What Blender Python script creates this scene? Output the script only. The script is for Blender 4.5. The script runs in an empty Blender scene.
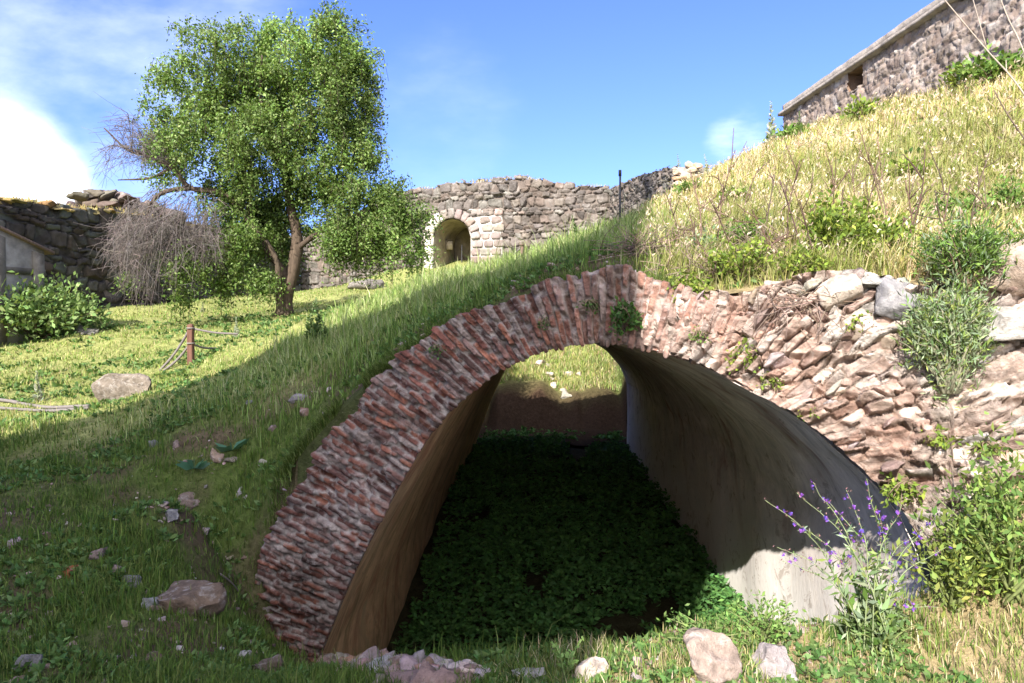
import bpy, bmesh, math, random
import numpy as np
from mathutils import Vector
R = math.radians
rng = np.random.default_rng(7)
random.seed(7)
scene = bpy.context.scene
col = scene.collection

# ------------------------------------------------------------------ camera, sky, sun, exposure
F = 683.0
YAW, PITCH = math.atan(28 / F), math.atan(16.5 / F)
cd = bpy.data.cameras.new("camera")
cam = bpy.data.objects.new("camera", cd)
col.objects.link(cam)
cam.rotation_euler = (math.pi / 2 - PITCH, 0, YAW)
cd.sensor_width = 36
cd.lens = F / 1024 * 36
cd.clip_start, cd.clip_end = 0.05, 3000
scene.camera = cam

SUN_AZ, SUN_EL = R(20), R(34)          # the sun stands behind and a little left of the camera
S = np.array([-math.sin(SUN_AZ) * math.cos(SUN_EL), -math.cos(SUN_AZ) * math.cos(SUN_EL), math.sin(SUN_EL)])
sd = bpy.data.lights.new("sun", 'SUN')
sd.energy, sd.angle, sd.color = 5.0, R(0.5), (1, 0.94, 0.85)
sun = bpy.data.objects.new("sun", sd)
sun.rotation_euler = Vector(-S).to_track_quat('-Z', 'Y').to_euler()
sun.location = (0, -20, 30)
col.objects.link(sun)

world = bpy.data.worlds.new("World")
scene.world = world
world.use_nodes = True
wt = world.node_tree
wt.nodes.clear()


def nd(t, kind, **kw):
    n = t.nodes.new(kind)
    for k, v in kw.items():
        setattr(n, k, v)
    return n


def setin(n, **kw):
    for k, v in kw.items():
        n.inputs[k.replace('_', ' ')].default_value = v
    return n


def ramp(t, fac, stops, interp='LINEAR'):
    r = nd(t, 'ShaderNodeValToRGB')
    r.color_ramp.interpolation = interp
    e = r.color_ramp.elements
    while len(e) < len(stops):
        e.new(0.5)
    for q, (p, c) in zip(e, stops):
        q.position = p
        q.color = (*c, 1) if len(c) == 3 else c
    t.links.new(fac, r.inputs[0])
    return r.outputs[0]


def g3(v):
    return (v, v, v)


def math_n(t, op, a, b=None, clamp=False):
    m = nd(t, 'ShaderNodeMath', operation=op)
    m.use_clamp = clamp
    for i, v in enumerate((a, b)):
        if v is None:
            continue
        if hasattr(v, 'is_linked') or hasattr(v, 'node'):
            t.links.new(v, m.inputs[i])
        else:
            m.inputs[i].default_value = v
    return m.outputs[0]


def mix(t, fac, a, b, mode='MIX'):
    m = nd(t, 'ShaderNodeMix', data_type='RGBA', blend_type=mode)
    for sock, v in ((m.inputs[0], fac), (m.inputs[6], a), (m.inputs[7], b)):
        if hasattr(v, 'node'):
            t.links.new(v, sock)
        elif isinstance(v, (int, float)):
            sock.default_value = v
        else:
            sock.default_value = (*v, 1)
    return m.outputs[2]


sky = nd(wt, 'ShaderNodeTexSky', sky_type='NISHITA')
sky.sun_disc = False
sky.sun_elevation = SUN_EL
sky.sun_rotation = math.pi + SUN_AZ
sky.air_density, sky.dust_density, sky.ozone_density = 1.0, 0.6, 2.2
tc = nd(wt, 'ShaderNodeTexCoord')


def sky_cloud(direction, inner, outer, stretch, scale, detail, lo, hi, rot=(0, 0, 0)):
    """a cloud bank around one compass direction: a soft lobe broken up by noise"""
    d = np.array(direction, float)
    d /= np.linalg.norm(d)
    dot = nd(wt, 'ShaderNodeVectorMath', operation='DOT_PRODUCT')
    wt.links.new(tc.outputs['Generated'], dot.inputs[0])
    dot.inputs[1].default_value = d
    lobe = nd(wt, 'ShaderNodeMapRange', interpolation_type='SMOOTHSTEP')
    wt.links.new(dot.outputs['Value'], lobe.inputs[0])
    lobe.inputs[1].default_value = math.cos(R(outer))
    lobe.inputs[2].default_value = math.cos(R(inner))
    mp = nd(wt, 'ShaderNodeMapping')
    mp.inputs['Scale'].default_value = stretch
    mp.inputs['Rotation'].default_value = rot
    wt.links.new(tc.outputs['Generated'], mp.inputs[0])
    nz = nd(wt, 'ShaderNodeTexNoise')
    setin(nz, Scale=scale, Detail=detail, Roughness=0.55)
    wt.links.new(mp.outputs[0], nz.inputs['Vector'])
    b = math_n(wt, 'ADD', nz.outputs[0], math_n(wt, 'MULTIPLY', lobe.outputs[0], 0.62))
    mr = nd(wt, 'ShaderNodeMapRange', interpolation_type='SMOOTHSTEP')
    wt.links.new(b, mr.inputs[0])
    mr.inputs[1].default_value, mr.inputs[2].default_value = lo, hi
    return math_n(wt, 'MULTIPLY', mr.outputs[0], lobe.outputs[0])


def pdir(px, py):
    xc, yc = (px - 512) / F, -(py - 341.5) / F
    cp, sp, cy, sy = math.cos(PITCH), math.sin(PITCH), math.cos(YAW), math.sin(YAW)
    fwd, up = cp + yc * sp, -sp + yc * cp
    return np.array([xc * cy - fwd * sy, xc * sy + fwd * cy, up])


cl = sky_cloud(pdir(-5, 183), 1.0, 8, (1, 1, 1.8), 4.0, 8, 0.60, 1.15)
cl2 = math_n(wt, 'MULTIPLY', sky_cloud(pdir(738, 140), 0.2, 3.6, (1, 1, 2.6), 16, 8, 0.74, 1.6), 0.3)
cl3 = sky_cloud(pdir(60, 45), 3, 24, (1.2, 6, 7), 2.2, 6, 0.85, 1.6, (0.3, 0.75, 0.2))
cl4 = sky_cloud(pdir(440, 120), 2, 11, (1.2, 1.2, 3), 5, 7, 0.9, 2.3)
fill_cloud = sky_cloud((-0.1, -1, 0.75), 25, 62, (1, 1, 1.5), 1.6, 6, 0.3, 0.9)  # unseen bright cloud behind the viewer, added to lift the shaded parts
cs = math_n(wt, 'ADD', math_n(wt, 'ADD', cl, cl2, True), math_n(wt, 'MULTIPLY', math_n(wt, 'ADD', cl3, cl4), 0.28), True)
tint = mix(wt, 1.0, sky.outputs[0], (0.55, 0.65, 1.12), 'MULTIPLY')
skyc = mix(wt, cs, tint, (10.5, 10.6, 11.0))
skyc = mix(wt, fill_cloud, skyc, (12.0, 12.0, 12.6))
bg = nd(wt, 'ShaderNodeBackground')
bg.inputs[1].default_value = 0.115
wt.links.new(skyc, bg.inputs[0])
wo = nd(wt, 'ShaderNodeOutputWorld')
wt.links.new(bg.outputs[0], wo.inputs[0])

vs = scene.view_settings
vs.view_transform = 'Standard'
vs.look = 'None'
vs.exposure = 1.32
vs.gamma = 1
vs.use_curve_mapping = False
scene.cycles.use_denoising = True
scene.cycles.max_bounces = 6
scene.cycles.diffuse_bounces = 4
scene.cycles.transparent_max_bounces = 4


# ------------------------------------------------------------------ helpers
def W(px, py, D):
    """world point seen at a pixel, D metres ahead along the vault's axis"""
    d = pdir(px, py)
    return d * (D / d[1])


def hashf(*a):
    h = np.zeros(np.broadcast(*a).shape, np.uint32)
    for k, v in zip((374761393, 668265263, 2147483647 - 58, 1274126177), a):
        h = (h ^ (np.asarray(v, np.int64).astype(np.uint32) * np.uint32(k))) * np.uint32(2246822519)
        h ^= h >> np.uint32(13)
    h = (h * np.uint32(3266489917)) ^ (h >> np.uint32(16))
    return (h & np.uint32(0xffffff)) / float(0xffffff)


def vnoise(x, y, z=0.0, seed=0):
    x, y, z = np.broadcast_arrays(np.asarray(x, float), np.asarray(y, float), np.asarray(z, float))
    xi, yi, zi = np.floor(x).astype(int), np.floor(y).astype(int), np.floor(z).astype(int)
    f = [a - b for a, b in ((x, xi), (y, yi), (z, zi))]
    f = [a * a * (3 - 2 * a) for a in f]
    o = 0
    for i in (0, 1):
        for j in (0, 1):
            for k in (0, 1):
                w = (f[0] if i else 1 - f[0]) * (f[1] if j else 1 - f[1]) * (f[2] if k else 1 - f[2])
                o = o + w * hashf(xi + i, yi + j, zi + k, seed)
    return o * 2 - 1


def fbm(x, y, z=0.0, seed=0, oct=4):
    o, a = 0, 1.0
    for k in range(oct):
        o = o + a * vnoise(np.asarray(x) * 2 ** k, np.asarray(y) * 2 ** k, np.asarray(z) * 2 ** k, seed + k)
        a *= 0.5
    return o


def sstep(a, b, x):
    t = np.clip((x - a) / (b - a), 0, 1)
    return t * t * (3 - 2 * t)


class MB:
    """collects geometry; build() links it as ONE mesh object"""

    def __init__(s):
        s.V, s.Q, s.T, s.C, s.n = [], [], [], [], 0

    def add(s, V, Q=None, T=None, c=(1, 1, 1)):
        V = np.asarray(V, float).reshape(-1, 3)
        s.V.append(V)
        if Q is not None and len(Q):
            s.Q.append(np.asarray(Q, np.int64).reshape(-1, 4) + s.n)
        if T is not None and len(T):
            s.T.append(np.asarray(T, np.int64).reshape(-1, 3) + s.n)
        c = np.asarray(c, float)
        s.C.append(np.broadcast_to(c, (len(V), 3)) if c.ndim == 1 else c)
        s.n += len(V)

    def build(s, name, mat, parent=None, smooth=False, uv=None, origin=None):
        V = np.concatenate(s.V)
        if origin is not None:
            V = V - np.asarray(origin)
        Q = np.concatenate(s.Q) if s.Q else np.zeros((0, 4), np.int64)
        T = np.concatenate(s.T) if s.T else np.zeros((0, 3), np.int64)
        me = bpy.data.meshes.new(name)
        me.vertices.add(len(V))
        me.vertices.foreach_set('co', V.astype(np.float32).ravel())
        L = np.concatenate([Q.ravel(), T.ravel()]).astype(np.int32)
        me.loops.add(len(L))
        me.loops.foreach_set('vertex_index', L)
        me.polygons.add(len(Q) + len(T))
        st = np.concatenate([np.arange(len(Q)) * 4, len(Q) * 4 + np.arange(len(T)) * 3]).astype(np.int32)
        me.polygons.foreach_set('loop_start', st)
        if smooth:
            me.polygons.foreach_set('use_smooth', np.ones(len(Q) + len(T), bool))
        at = me.color_attributes.new('Col', 'FLOAT_COLOR', 'POINT')
        C = np.ones((len(V), 4), np.float32)
        C[:, :3] = np.concatenate(s.C)
        at.data.foreach_set('color', C.ravel())
        if uv is not None:
            ul = me.uv_layers.new(name='UVMap')
            ul.data.foreach_set('uv', np.asarray(uv, np.float32)[L].ravel())
        me.update(calc_edges=True)
        me.validate()
        me.materials.append(mat)
        o = bpy.data.objects.new(name, me)
        if origin is not None:
            o.location = origin
        col.objects.link(o)
        if parent is not None:
            o.parent = parent
            if origin is None:                       # keep world coordinates under an Empty that stands elsewhere
                o.location = -Vector(parent.location)
        return o


def tag(o, label=None, cat=None, group=None, kind=None):
    for k, v in (('label', label), ('category', cat), ('group', group), ('kind', kind)):
        if v:
            o[k] = v
    return o


def empty(name, loc, label, cat, group=None):
    o = bpy.data.objects.new(name, None)
    o.location = loc
    o.empty_display_size = 0.2
    col.objects.link(o)
    return tag(o, label, cat, group)


def grid_faces(nu, nv):
    i = np.arange((nu - 1) * (nv - 1))
    a = (i // (nv - 1)) * nv + i % (nv - 1)
    return np.stack([a, a + nv, a + nv + 1, a + 1], 1)


_CUBE = {}


def cube_surface(n):
    """a cube skin with n cells a side, shared vertices"""
    if n in _CUBE:
        return _CUBE[n]
    idx, V, Q = {}, [], []

    def vid(p):
        if p not in idx:
            idx[p] = len(V)
            V.append([2 * c / n - 1 for c in p])
        return idx[p]
    for ax in range(3):
        for side in (0, n):
            for i in range(n):
                for j in range(n):
                    q = []
                    for di, dj in ((0, 0), (1, 0), (1, 1), (0, 1)):
                        p = [0, 0, 0]
                        p[ax] = side
                        p[(ax + 1) % 3] = i + di
                        p[(ax + 2) % 3] = j + dj
                        q.append(vid(tuple(p)))
                    Q.append(q if side else q[::-1])
    _CUBE[n] = (np.array(V, float), np.array(Q))
    return _CUBE[n]


def rock_template(n, power, cuts, rough, seed, cut_lo=0.55, cut_hi=0.95):
    r = np.random.default_rng(seed)
    V, Q = cube_surface(n)
    V = V.copy()
    V /= (np.abs(V) ** power).sum(1, keepdims=True) ** (1 / power)
    for _ in range(cuts):
        d = r.normal(size=3)
        d /= np.linalg.norm(d)
        over = np.maximum(0, V @ d - r.uniform(cut_lo, cut_hi))
        V -= over[:, None] * d
    k = np.linalg.norm(V, axis=1, keepdims=True) + 1e-6
    nz = fbm(V[:, 0] * 1.7 + seed, V[:, 1] * 1.7, V[:, 2] * 1.7, seed, 4 if n > 6 else 2)
    V += (V / k) * (nz * rough)[:, None]
    return V, Q


BLOCKS = [rock_template(4, 14, 6, 0.12, 100 + i, 0.85, 1.4) for i in range(14)]       # squared building stones
SLABS = [rock_template(7, 9, 9, 0.17, 200 + i, 0.55, 1.0) for i in range(16)]       # rubble pieces
ROCKS = [rock_template(16, 5, 13, 0.17, 300 + i, 0.45, 0.85) for i in range(16)]    # loose rocks


def frame(ax, up):
    ax = np.asarray(ax, float)
    ax = ax / np.linalg.norm(ax)
    n = np.asarray(up, float)
    n = n - ax * (n @ ax)
    n /= np.linalg.norm(n)
    return np.stack([ax, np.cross(n, ax), n])      # rows: length axis, side, normal


def stone(mb, tmpl, pos, half, M, c):
    V, Q = tmpl
    mb.add((V * half) @ M + pos, Q, c=c)


def rotz(a):
    c, s = math.cos(a), math.sin(a)
    return np.array([[c, s, 0], [-s, c, 0], [0, 0, 1]])


def rand_rot(r, tilt=0.35):
    a, b, c = r.uniform(0, 6.28), r.normal() * tilt, r.normal() * tilt
    cb, sb, cc, sc = math.cos(b), math.sin(b), math.cos(c), math.sin(c)
    return rotz(a) @ np.array([[1, 0, 0], [0, cb, sb], [0, -sb, cb]]) @ np.array([[cc, 0, -sc], [0, 1, 0], [sc, 0, cc]])


def tube(mb, P, r0, r1=None, sides=6, c=(1, 1, 1), wob=0.0):
    P = np.asarray(P, float)
    n = len(P)
    rr = np.linspace(r0, r0 if r1 is None else r1, n) if np.isscalar(r0) else np.asarray(r0, float)
    T = np.gradient(P, axis=0)
    T /= np.linalg.norm(T, axis=1, keepdims=True) + 1e-9
    ref = np.where(np.abs(T[:, 2:3]) > 0.9, np.array([[1.0, 0, 0]]), np.array([[0, 0, 1.0]]))
    A = np.cross(T, ref)
    A /= np.linalg.norm(A, axis=1, keepdims=True) + 1e-9
    B = np.cross(T, A)
    a = np.arange(sides) * 2 * math.pi / sides
    rad = rr[:, None] * (1 + wob * rng.normal(size=(n, sides)))
    V = P[:, None] + rad[..., None] * (np.cos(a)[None, :, None] * A[:, None] + np.sin(a)[None, :, None] * B[:, None])
    i, j = np.meshgrid(np.arange(n - 1), np.arange(sides), indexing='ij')
    jn = (j + 1) % sides
    Q = np.stack([i * sides + j, i * sides + jn, (i + 1) * sides + jn, (i + 1) * sides + j], -1).reshape(-1, 4)
    V = V.reshape(-1, 3)
    V = np.concatenate([V, P[:1], P[-1:]])
    k = np.arange(sides)
    T0 = np.stack([np.full(sides, n * sides), (k + 1) % sides, k], 1)
    T1 = np.stack([np.full(sides, n * sides + 1), (n - 1) * sides + k, (n - 1) * sides + (k + 1) % sides], 1)
    mb.add(V, Q, np.concatenate([T0, T1]), c)


def curve_pts(P, n):
    """smooth Catmull-Rom through control points"""
    P = np.asarray(P, float)
    Q = np.concatenate([2 * P[:1] - P[1:2], P, 2 * P[-1:] - P[-2:-1]])
    t = np.linspace(0, len(P) - 1 - 1e-6, n)
    i = t.astype(int)
    f = (t - i)[:, None]
    a, b, c, d = Q[i], Q[i + 1], Q[i + 2], Q[i + 3]
    return 0.5 * (2 * b + (c - a) * f + (2 * a - 5 * b + 4 * c - d) * f * f + (3 * b - a - 3 * c + d) * f ** 3)


def blades(mb, P, h, w, c, bend=0.5, lean=None, r=rng):
    """grass: one bent tapering blade per point"""
    n = len(P)
    a = r.uniform(0, 2 * math.pi, n)
    side = np.stack([np.cos(a), np.sin(a), np.zeros(n)], 1)
    b = r.uniform(0, 2 * math.pi, n)
    k = np.abs(r.normal(size=n)) * bend
    d = np.stack([np.cos(b) * k, np.sin(b) * k, np.zeros(n)], 1)
    if lean is not None:
        d = d + lean
    up = np.array([0, 0, 1.0])
    m = P + (up * 0.55 + d * 0.25) * h[:, None]
    t = P + (up * (1 - 0.22 * np.minimum(k, 1.6))[:, None] + d * 0.8) * h[:, None]
    hw = (side * w[:, None]) / 2
    V = np.stack([P - hw, P + hw, m + hw * 0.75, m - hw * 0.75, t], 1).reshape(-1, 3)
    i = np.arange(n)[:, None] * 5
    mb.add(V, i + np.array([[0, 1, 2, 3]]), i + np.array([[3, 2, 4]]), np.repeat(c, 5, 0))


def leaves(mb, P, D, L, Wd, c, r=rng):
    """pointed leaves: base P, direction D, length L, width Wd"""
    n = len(P)
    D = D / (np.linalg.norm(D, axis=1, keepdims=True) + 1e-9)
    side = np.cross(D, r.normal(size=(n, 3)))
    side /= np.linalg.norm(side, axis=1, keepdims=True) + 1e-9
    L, Wd = np.broadcast_to(L, n), np.broadcast_to(Wd, n)
    nrm = np.cross(side, D)
    m = P + D * (L * 0.45)[:, None] + nrm * (L * 0.08)[:, None]
    V = np.stack([P, m + side * (Wd / 2)[:, None], P + D * L[:, None], m - side * (Wd / 2)[:, None]], 1).reshape(-1, 3)
    mb.add(V, np.arange(n)[:, None] * 4 + np.array([[0, 1, 2, 3]]), None, np.repeat(c, 4, 0))


def vary(base, n, s=0.18, hue=0.08, r=rng):
    base = np.asarray(base, float)
    return np.clip(base * np.exp(r.normal(size=(n, 1)) * s + r.normal(size=(n, 3)) * hue), 0.002, 0.9)


def pick(cols, n, r=rng, s=0.18, p=None):
    cols = np.asarray(cols, float)
    return vary(cols[r.choice(len(cols), n, p=p)], n, s, 0.05, r)


# ------------------------------------------------------------------ materials
def new_mat(name):
    m = bpy.data.materials.new(name)
    m.use_nodes = True
    t = m.node_tree
    t.nodes.clear()
    out = nd(t, 'ShaderNodeOutputMaterial')
    return m, t, out


def noise(t, scale, detail=6, rough=0.6, vec=None, dist=0.0):
    n = nd(t, 'ShaderNodeTexNoise')
    setin(n, Scale=scale, Detail=detail, Roughness=rough, Distortion=dist)
    if vec is not None:
        t.links.new(vec, n.inputs['Vector'])
    return n.outputs[0]


def attr(t):
    return nd(t, 'ShaderNodeVertexColor', layer_name='Col').outputs[0]


def bump(t, h, strength, dist):
    b = nd(t, 'ShaderNodeBump')
    b.inputs['Strength'].default_value = strength
    b.inputs['Distance'].default_value = dist
    t.links.new(h, b.inputs['Height'])
    return b.outputs[0]


def stone_mat(name, scale=6.0, lichen=(0.55, 0.53, 0.5), lichen_amt=0.35, dark=(0.05, 0.045, 0.04), dark_amt=0.4,
              bump_d=0.02, moss=None):
    m, t, out = new_mat(name)
    pos = nd(t, 'ShaderNodeNewGeometry').outputs['Position']
    c = attr(t)
    v = noise(t, scale, 8, 0.65, pos)
    c = mix(t, 1.0, c, ramp(t, v, [(0.28, g3(0.55)), (0.5, g3(1.0)), (0.75, g3(1.4))]), 'MULTIPLY')
    li = ramp(t, noise(t, scale * 0.8, 8, 0.7, pos, 0.6), [(0.52, g3(0)), (0.66, g3(lichen_amt))])
    c = mix(t, li, c, lichen)
    da = ramp(t, noise(t, scale * 0.55, 7, 0.7, pos), [(0.30, g3(dark_amt)), (0.47, g3(0))])
    c = mix(t, da, c, dark)
    if moss:
        mo = ramp(t, noise(t, scale * 0.35, 6, 0.7, pos), [(0.56, g3(0)), (0.66, g3(moss[1]))])
        c = mix(t, mo, c, moss[0])
    p = nd(t, 'ShaderNodeBsdfPrincipled')
    setin(p, Roughness=0.95)
    p.inputs['Specular IOR Level'].default_value = 0.15
    t.links.new(c, p.inputs['Base Color'])
    hh = math_n(t, 'ADD', v, math_n(t, 'MULTIPLY', noise(t, scale * 5, 6, 0.7, pos), 0.45))
    t.links.new(bump(t, hh, 1.0, bump_d), p.inputs['Normal'])
    t.links.new(p.outputs[0], out.inputs[0])
    return m


def leaf_mat(name, trans=0.3, gloss=0.12):
    m, t, out = new_mat(name)
    c = attr(t)
    p = nd(t, 'ShaderNodeBsdfPrincipled')
    setin(p, Roughness=0.5)
    p.inputs['Specular IOR Level'].default_value = gloss
    t.links.new(c, p.inputs['Base Color'])
    tr = nd(t, 'ShaderNodeBsdfTranslucent')
    t.links.new(mix(t, 1.0, c, (1.15, 1.1, 0.6), 'MULTIPLY'), tr.inputs[0])
    mx = nd(t, 'ShaderNodeMixShader')
    mx.inputs[0].default_value = trans
    t.links.new(p.outputs[0], mx.inputs[1])
    t.links.new(tr.outputs[0], mx.inputs[2])
    t.links.new(mx.outputs[0], out.inputs[0])
    return m


def plain_mat(name, scale=12, lo=0.7, hi=1.25, rough=0.85, bump_d=0.004, metallic=0.0, stretch=None):
    m, t, out = new_mat(name)
    pos = nd(t, 'ShaderNodeNewGeometry').outputs['Position']
    if stretch:
        mp = nd(t, 'ShaderNodeMapping')
        mp.inputs['Scale'].default_value = stretch
        t.links.new(pos, mp.inputs[0])
        pos = mp.outputs[0]
    v = noise(t, scale, 7, 0.65, pos)
    p = nd(t, 'ShaderNodeBsdfPrincipled')
    setin(p, Roughness=rough, Metallic=metallic)
    p.inputs['Specular IOR Level'].default_value = 0.2
    t.links.new(mix(t, 1.0, attr(t), ramp(t, v, [(0.3, g3(lo)), (0.7, g3(hi))]), 'MULTIPLY'), p.inputs['Base Color'])
    t.links.new(bump(t, v, 0.8, bump_d), p.inputs['Normal'])
    t.links.new(p.outputs[0], out.inputs[0])
    return m


M_BRICK = stone_mat('old brick', 13, (0.46, 0.42, 0.40), 0.42, (0.035, 0.02, 0.018), 0.6, 0.02)
M_RUBBLE = stone_mat('pink rubble', 15, (0.52, 0.47, 0.42), 0.4, (0.13, 0.08, 0.06), 0.55, 0.035)
M_WALL = stone_mat('wall stone', 2.2, (0.42, 0.39, 0.36), 0.4, (0.06, 0.05, 0.045), 0.5, 0.05)
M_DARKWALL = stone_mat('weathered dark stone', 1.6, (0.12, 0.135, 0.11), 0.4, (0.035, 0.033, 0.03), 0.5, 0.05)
M_RAMPART = stone_mat('rough rampart render', 2.4, (0.40, 0.36, 0.345), 0.4, (0.11, 0.085, 0.075), 0.5, 0.06)
M_ROCK = stone_mat('loose rock', 14, (0.5, 0.47, 0.44), 0.45, (0.07, 0.055, 0.045), 0.6, 0.025)
M_LEAF = leaf_mat('leaf', 0.33)
M_GRASS = leaf_mat('grass blade', 0.3, 0.06)
M_WEED = leaf_mat('weed leaf', 0.25, 0.1)
M_BARK = plain_mat('bark', 14, 0.5, 1.4, 0.95, 0.02, 0, (1, 1, 0.25))
M_TWIG = plain_mat('dry twig', 20, 0.7, 1.3, 0.9, 0.002)
M_WOOD = plain_mat('weathered wood', 18, 0.6, 1.3, 0.85, 0.004, 0, (1, 1, 0.15))
M_ROPE = plain_mat('rope', 60, 0.6, 1.3, 0.95, 0.004)
M_IRON = plain_mat('rusty iron', 25, 0.6, 1.3, 0.7, 0.002, 0.2)
M_PLASTER = stone_mat('old plaster', 2.5, (0.42, 0.38, 0.32), 0.35, (0.10, 0.085, 0.07), 0.5, 0.012)
M_TILE = plain_mat('clay tile', 20, 0.6, 1.3, 0.9, 0.006)

# ------------------------------------------------------------------ the lie of the land
FACE_S = 0.35


def y_face(x):
    return 6.0 - FACE_S * x


def on_face(px, py):
    """pixel -> point on the plane of the vault's mouth"""
    d = pdir(px, py)
    return d * (6.0 / (d[1] + FACE_S * d[0]))


def tps(points, smooth=0.02):
    P = np.array(points, float)
    xy, z = P[:, :2], P[:, 2]
    n = len(P)

    def U(a, b):
        r2 = ((a[:, None] - b[None]) ** 2).sum(-1)
        return 0.5 * r2 * np.log(r2 + 1e-9)
    A = np.zeros((n + 3, n + 3))
    A[:n, :n] = U(xy, xy) + np.eye(n) * smooth
    A[:n, n] = 1
    A[:n, n + 1:] = xy
    A[n:, :n] = A[:n, n:].T
    w = np.linalg.solve(A, np.concatenate([z, np.zeros(3)]))

    def f(x, y):
        x, y = np.asarray(x, float), np.asarray(y, float)
        sh = np.broadcast(x, y).shape
        q = np.stack([np.broadcast_to(x, sh).ravel(), np.broadcast_to(y, sh).ravel()], 1)
        q[:, 0] = np.clip(q[:, 0], -26, 16)
        q[:, 1] = np.clip(q[:, 1], -8, 40)
        o = np.empty(len(q))
        for s in range(0, len(q), 40000):
            k = q[s:s + 40000]
            o[s:s + 40000] = U(k, xy) @ w[:n] + w[n] + k @ w[n + 1:]
        return o.reshape(sh)
    return f


left_slope = [(0, 683, 3.9), (100, 683, 3.9), (250, 683, 4.0), (0, 600, 5.0), (0, 520, 6.5), (0, 440, 9.6), (100, 600, 5.0),
              (100, 520, 6.5), (200, 520, 6.7), (200, 440, 8.3), (100, 440, 9.2), (100, 405, 11.2), (200, 600, 5.1),
              (-150, 600, 5.2), (-150, 440, 9.6)]
back_px = [(300, 400, 8.8), (300, 350, 11.5), (200, 384, 11), (250, 345, 14), (380, 340, 9), (400, 300, 13), (430, 285, 15),
           (500, 290, 8.2), (500, 271, 14.2), (560, 256, 13.5), (560, 268, 8), (600, 248, 11), (650, 213, 14), (690, 194, 16),
           (650, 258, 6.7), (345, 402, 7.1), (318, 436, 7.25), (290, 474, 7.3), (420, 342, 6.85), (500, 293, 6.5), (580, 268, 6.3), (700, 275, 6.4), (800, 262, 6.4),
           (800, 200, 11), (800, 163, 19), (900, 180, 11.5), (900, 265, 5.8), (900, 104, 22), (1024, 69, 17), (1024, 150, 11),
           (1024, 262, 5.6), (780, 147, 29.5), (1200, 150, 10), (1150, 20, 15),
           (285, 313, 25), (100, 311, 26), (0, 336, 19.5), (0, 382, 14), (60, 398, 12.3), (110, 402, 12), (190, 366, 14), (200, 336, 18),
           (320, 297, 38), (400, 272, 36.5), (450, 267, 37), (240, 300, 33), (-150, 350, 18), (-200, 400, 12)]
front_px = [(480, 683, 3.9), (590, 683, 3.9), (700, 652, 4.1), (760, 640, 4.3), (830, 640, 4.3), (900, 622, 4.4), (1000, 600, 4.3),
            (960, 548, 4.7), (1024, 505, 4.6), (1150, 520, 4.3), (345, 662, 4.7), (400, 670, 4.3), (322, 645, 6.5),
            (225, 570, 7.7), (255, 520, 7.7), (300, 460, 7.5), (240, 612, 7.2), (295, 640, 7.0), (270, 628, 7.0), (310, 655, 6.3), (285, 668, 5.0), (190, 560, 6.1)]
pw = lambda L: [tuple(W(*p)) for p in L]
F_back = tps(pw(left_slope) + pw(back_px) + [(0.5, 19, 0.9), (0.5, 24, 0.5), (0.5, 31, 0.9), (-4, 24, 0.7), (4.8, 25, 4.5),
                                            (4.2, 30, 4.0), (6.5, 34, 6.0), (-4, 30, 1.2)])
F_front = tps(pw(left_slope) + pw(front_px) + [(0, 0, -1.95), (-4, 0, -2.0), (4, 0, -1.75), (0, -7, -1.95), (0, 2, -1.98), (-8, -7, -2), (8, -7, -1.6)])


def trench(y):
    return np.interp(y, [0, 25.9, 26.3, 26.9, 27.6, 31, 34, 38], [-4.0, -3.95, -3.2, -2.62, -2.4, -0.75, 0.35, 1.0])


def H(x, y, detail=True):
    x, y = np.broadcast_arrays(np.asarray(x, float), np.asarray(y, float))
    yf = y_face(np.clip(x, -9, 9)) + 0.12
    zb, zf = F_back(x, y), F_front(x, y)
    half = 1e-7 + 2.2 * sstep(-2.5, -4.6, x)
    w = np.where(half < 1e-3, (y > yf) * 1.0, sstep(-half, half, y - yf))
    edge = np.interp(x, [-2.35, -1.2, 0, 2, 2.95], [5.15, 4.6, 4.25, 4.4, 4.55])
    inpit = sstep(-2.36, -2.22, x) * (1 - sstep(2.92, 3.0, x))
    zf = zf + (-5.9 - zf) * sstep(0, 0.9, y - edge) * inpit
    nz = fbm(x * 0.55, y * 0.55, 0, 3, 3) * 0.06 + fbm(x * 2.3, y * 2.3, 0, 9, 3) * 0.028 if detail else 0
    far = sstep(8, 16, y)
    z = zf * (1 - w) + zb * w + nz * (1 + far)
    tr = (1 - sstep(2.7, 3.6, np.abs(x - 0.45))) * (y > 22.45) * (1 - sstep(33, 36, y))
    return z * (1 - tr) + (trench(y + 0.55 * fbm(x * 0.9, y * 0.4, 0, 66, 3)) + nz * 1.6) * tr


def hit(px, py, d0=2.5, d1=45):
    """first point of the ground seen at a pixel"""
    d = pdir(px, py)
    D = np.geomspace(d0, d1, 900)
    P = d[None] * (D / d[1])[:, None]
    k = np.nonzero(P[:, 2] < H(P[:, 0], P[:, 1]))[0]
    k = k[0] if len(k) else 899
    return P[k]


def graded(lo, a, b, hi, step, g):
    mid = list(np.arange(a, b + 1e-9, step))
    s, v = step, mid[-1]
    while v < hi:
        s *= g
        v += s
        mid.append(v)
    s, v = step, mid[0]
    out = []
    while v > lo:
        s *= g
        v -= s
        out.append(v)
    return np.array(out[::-1] + mid)


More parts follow.
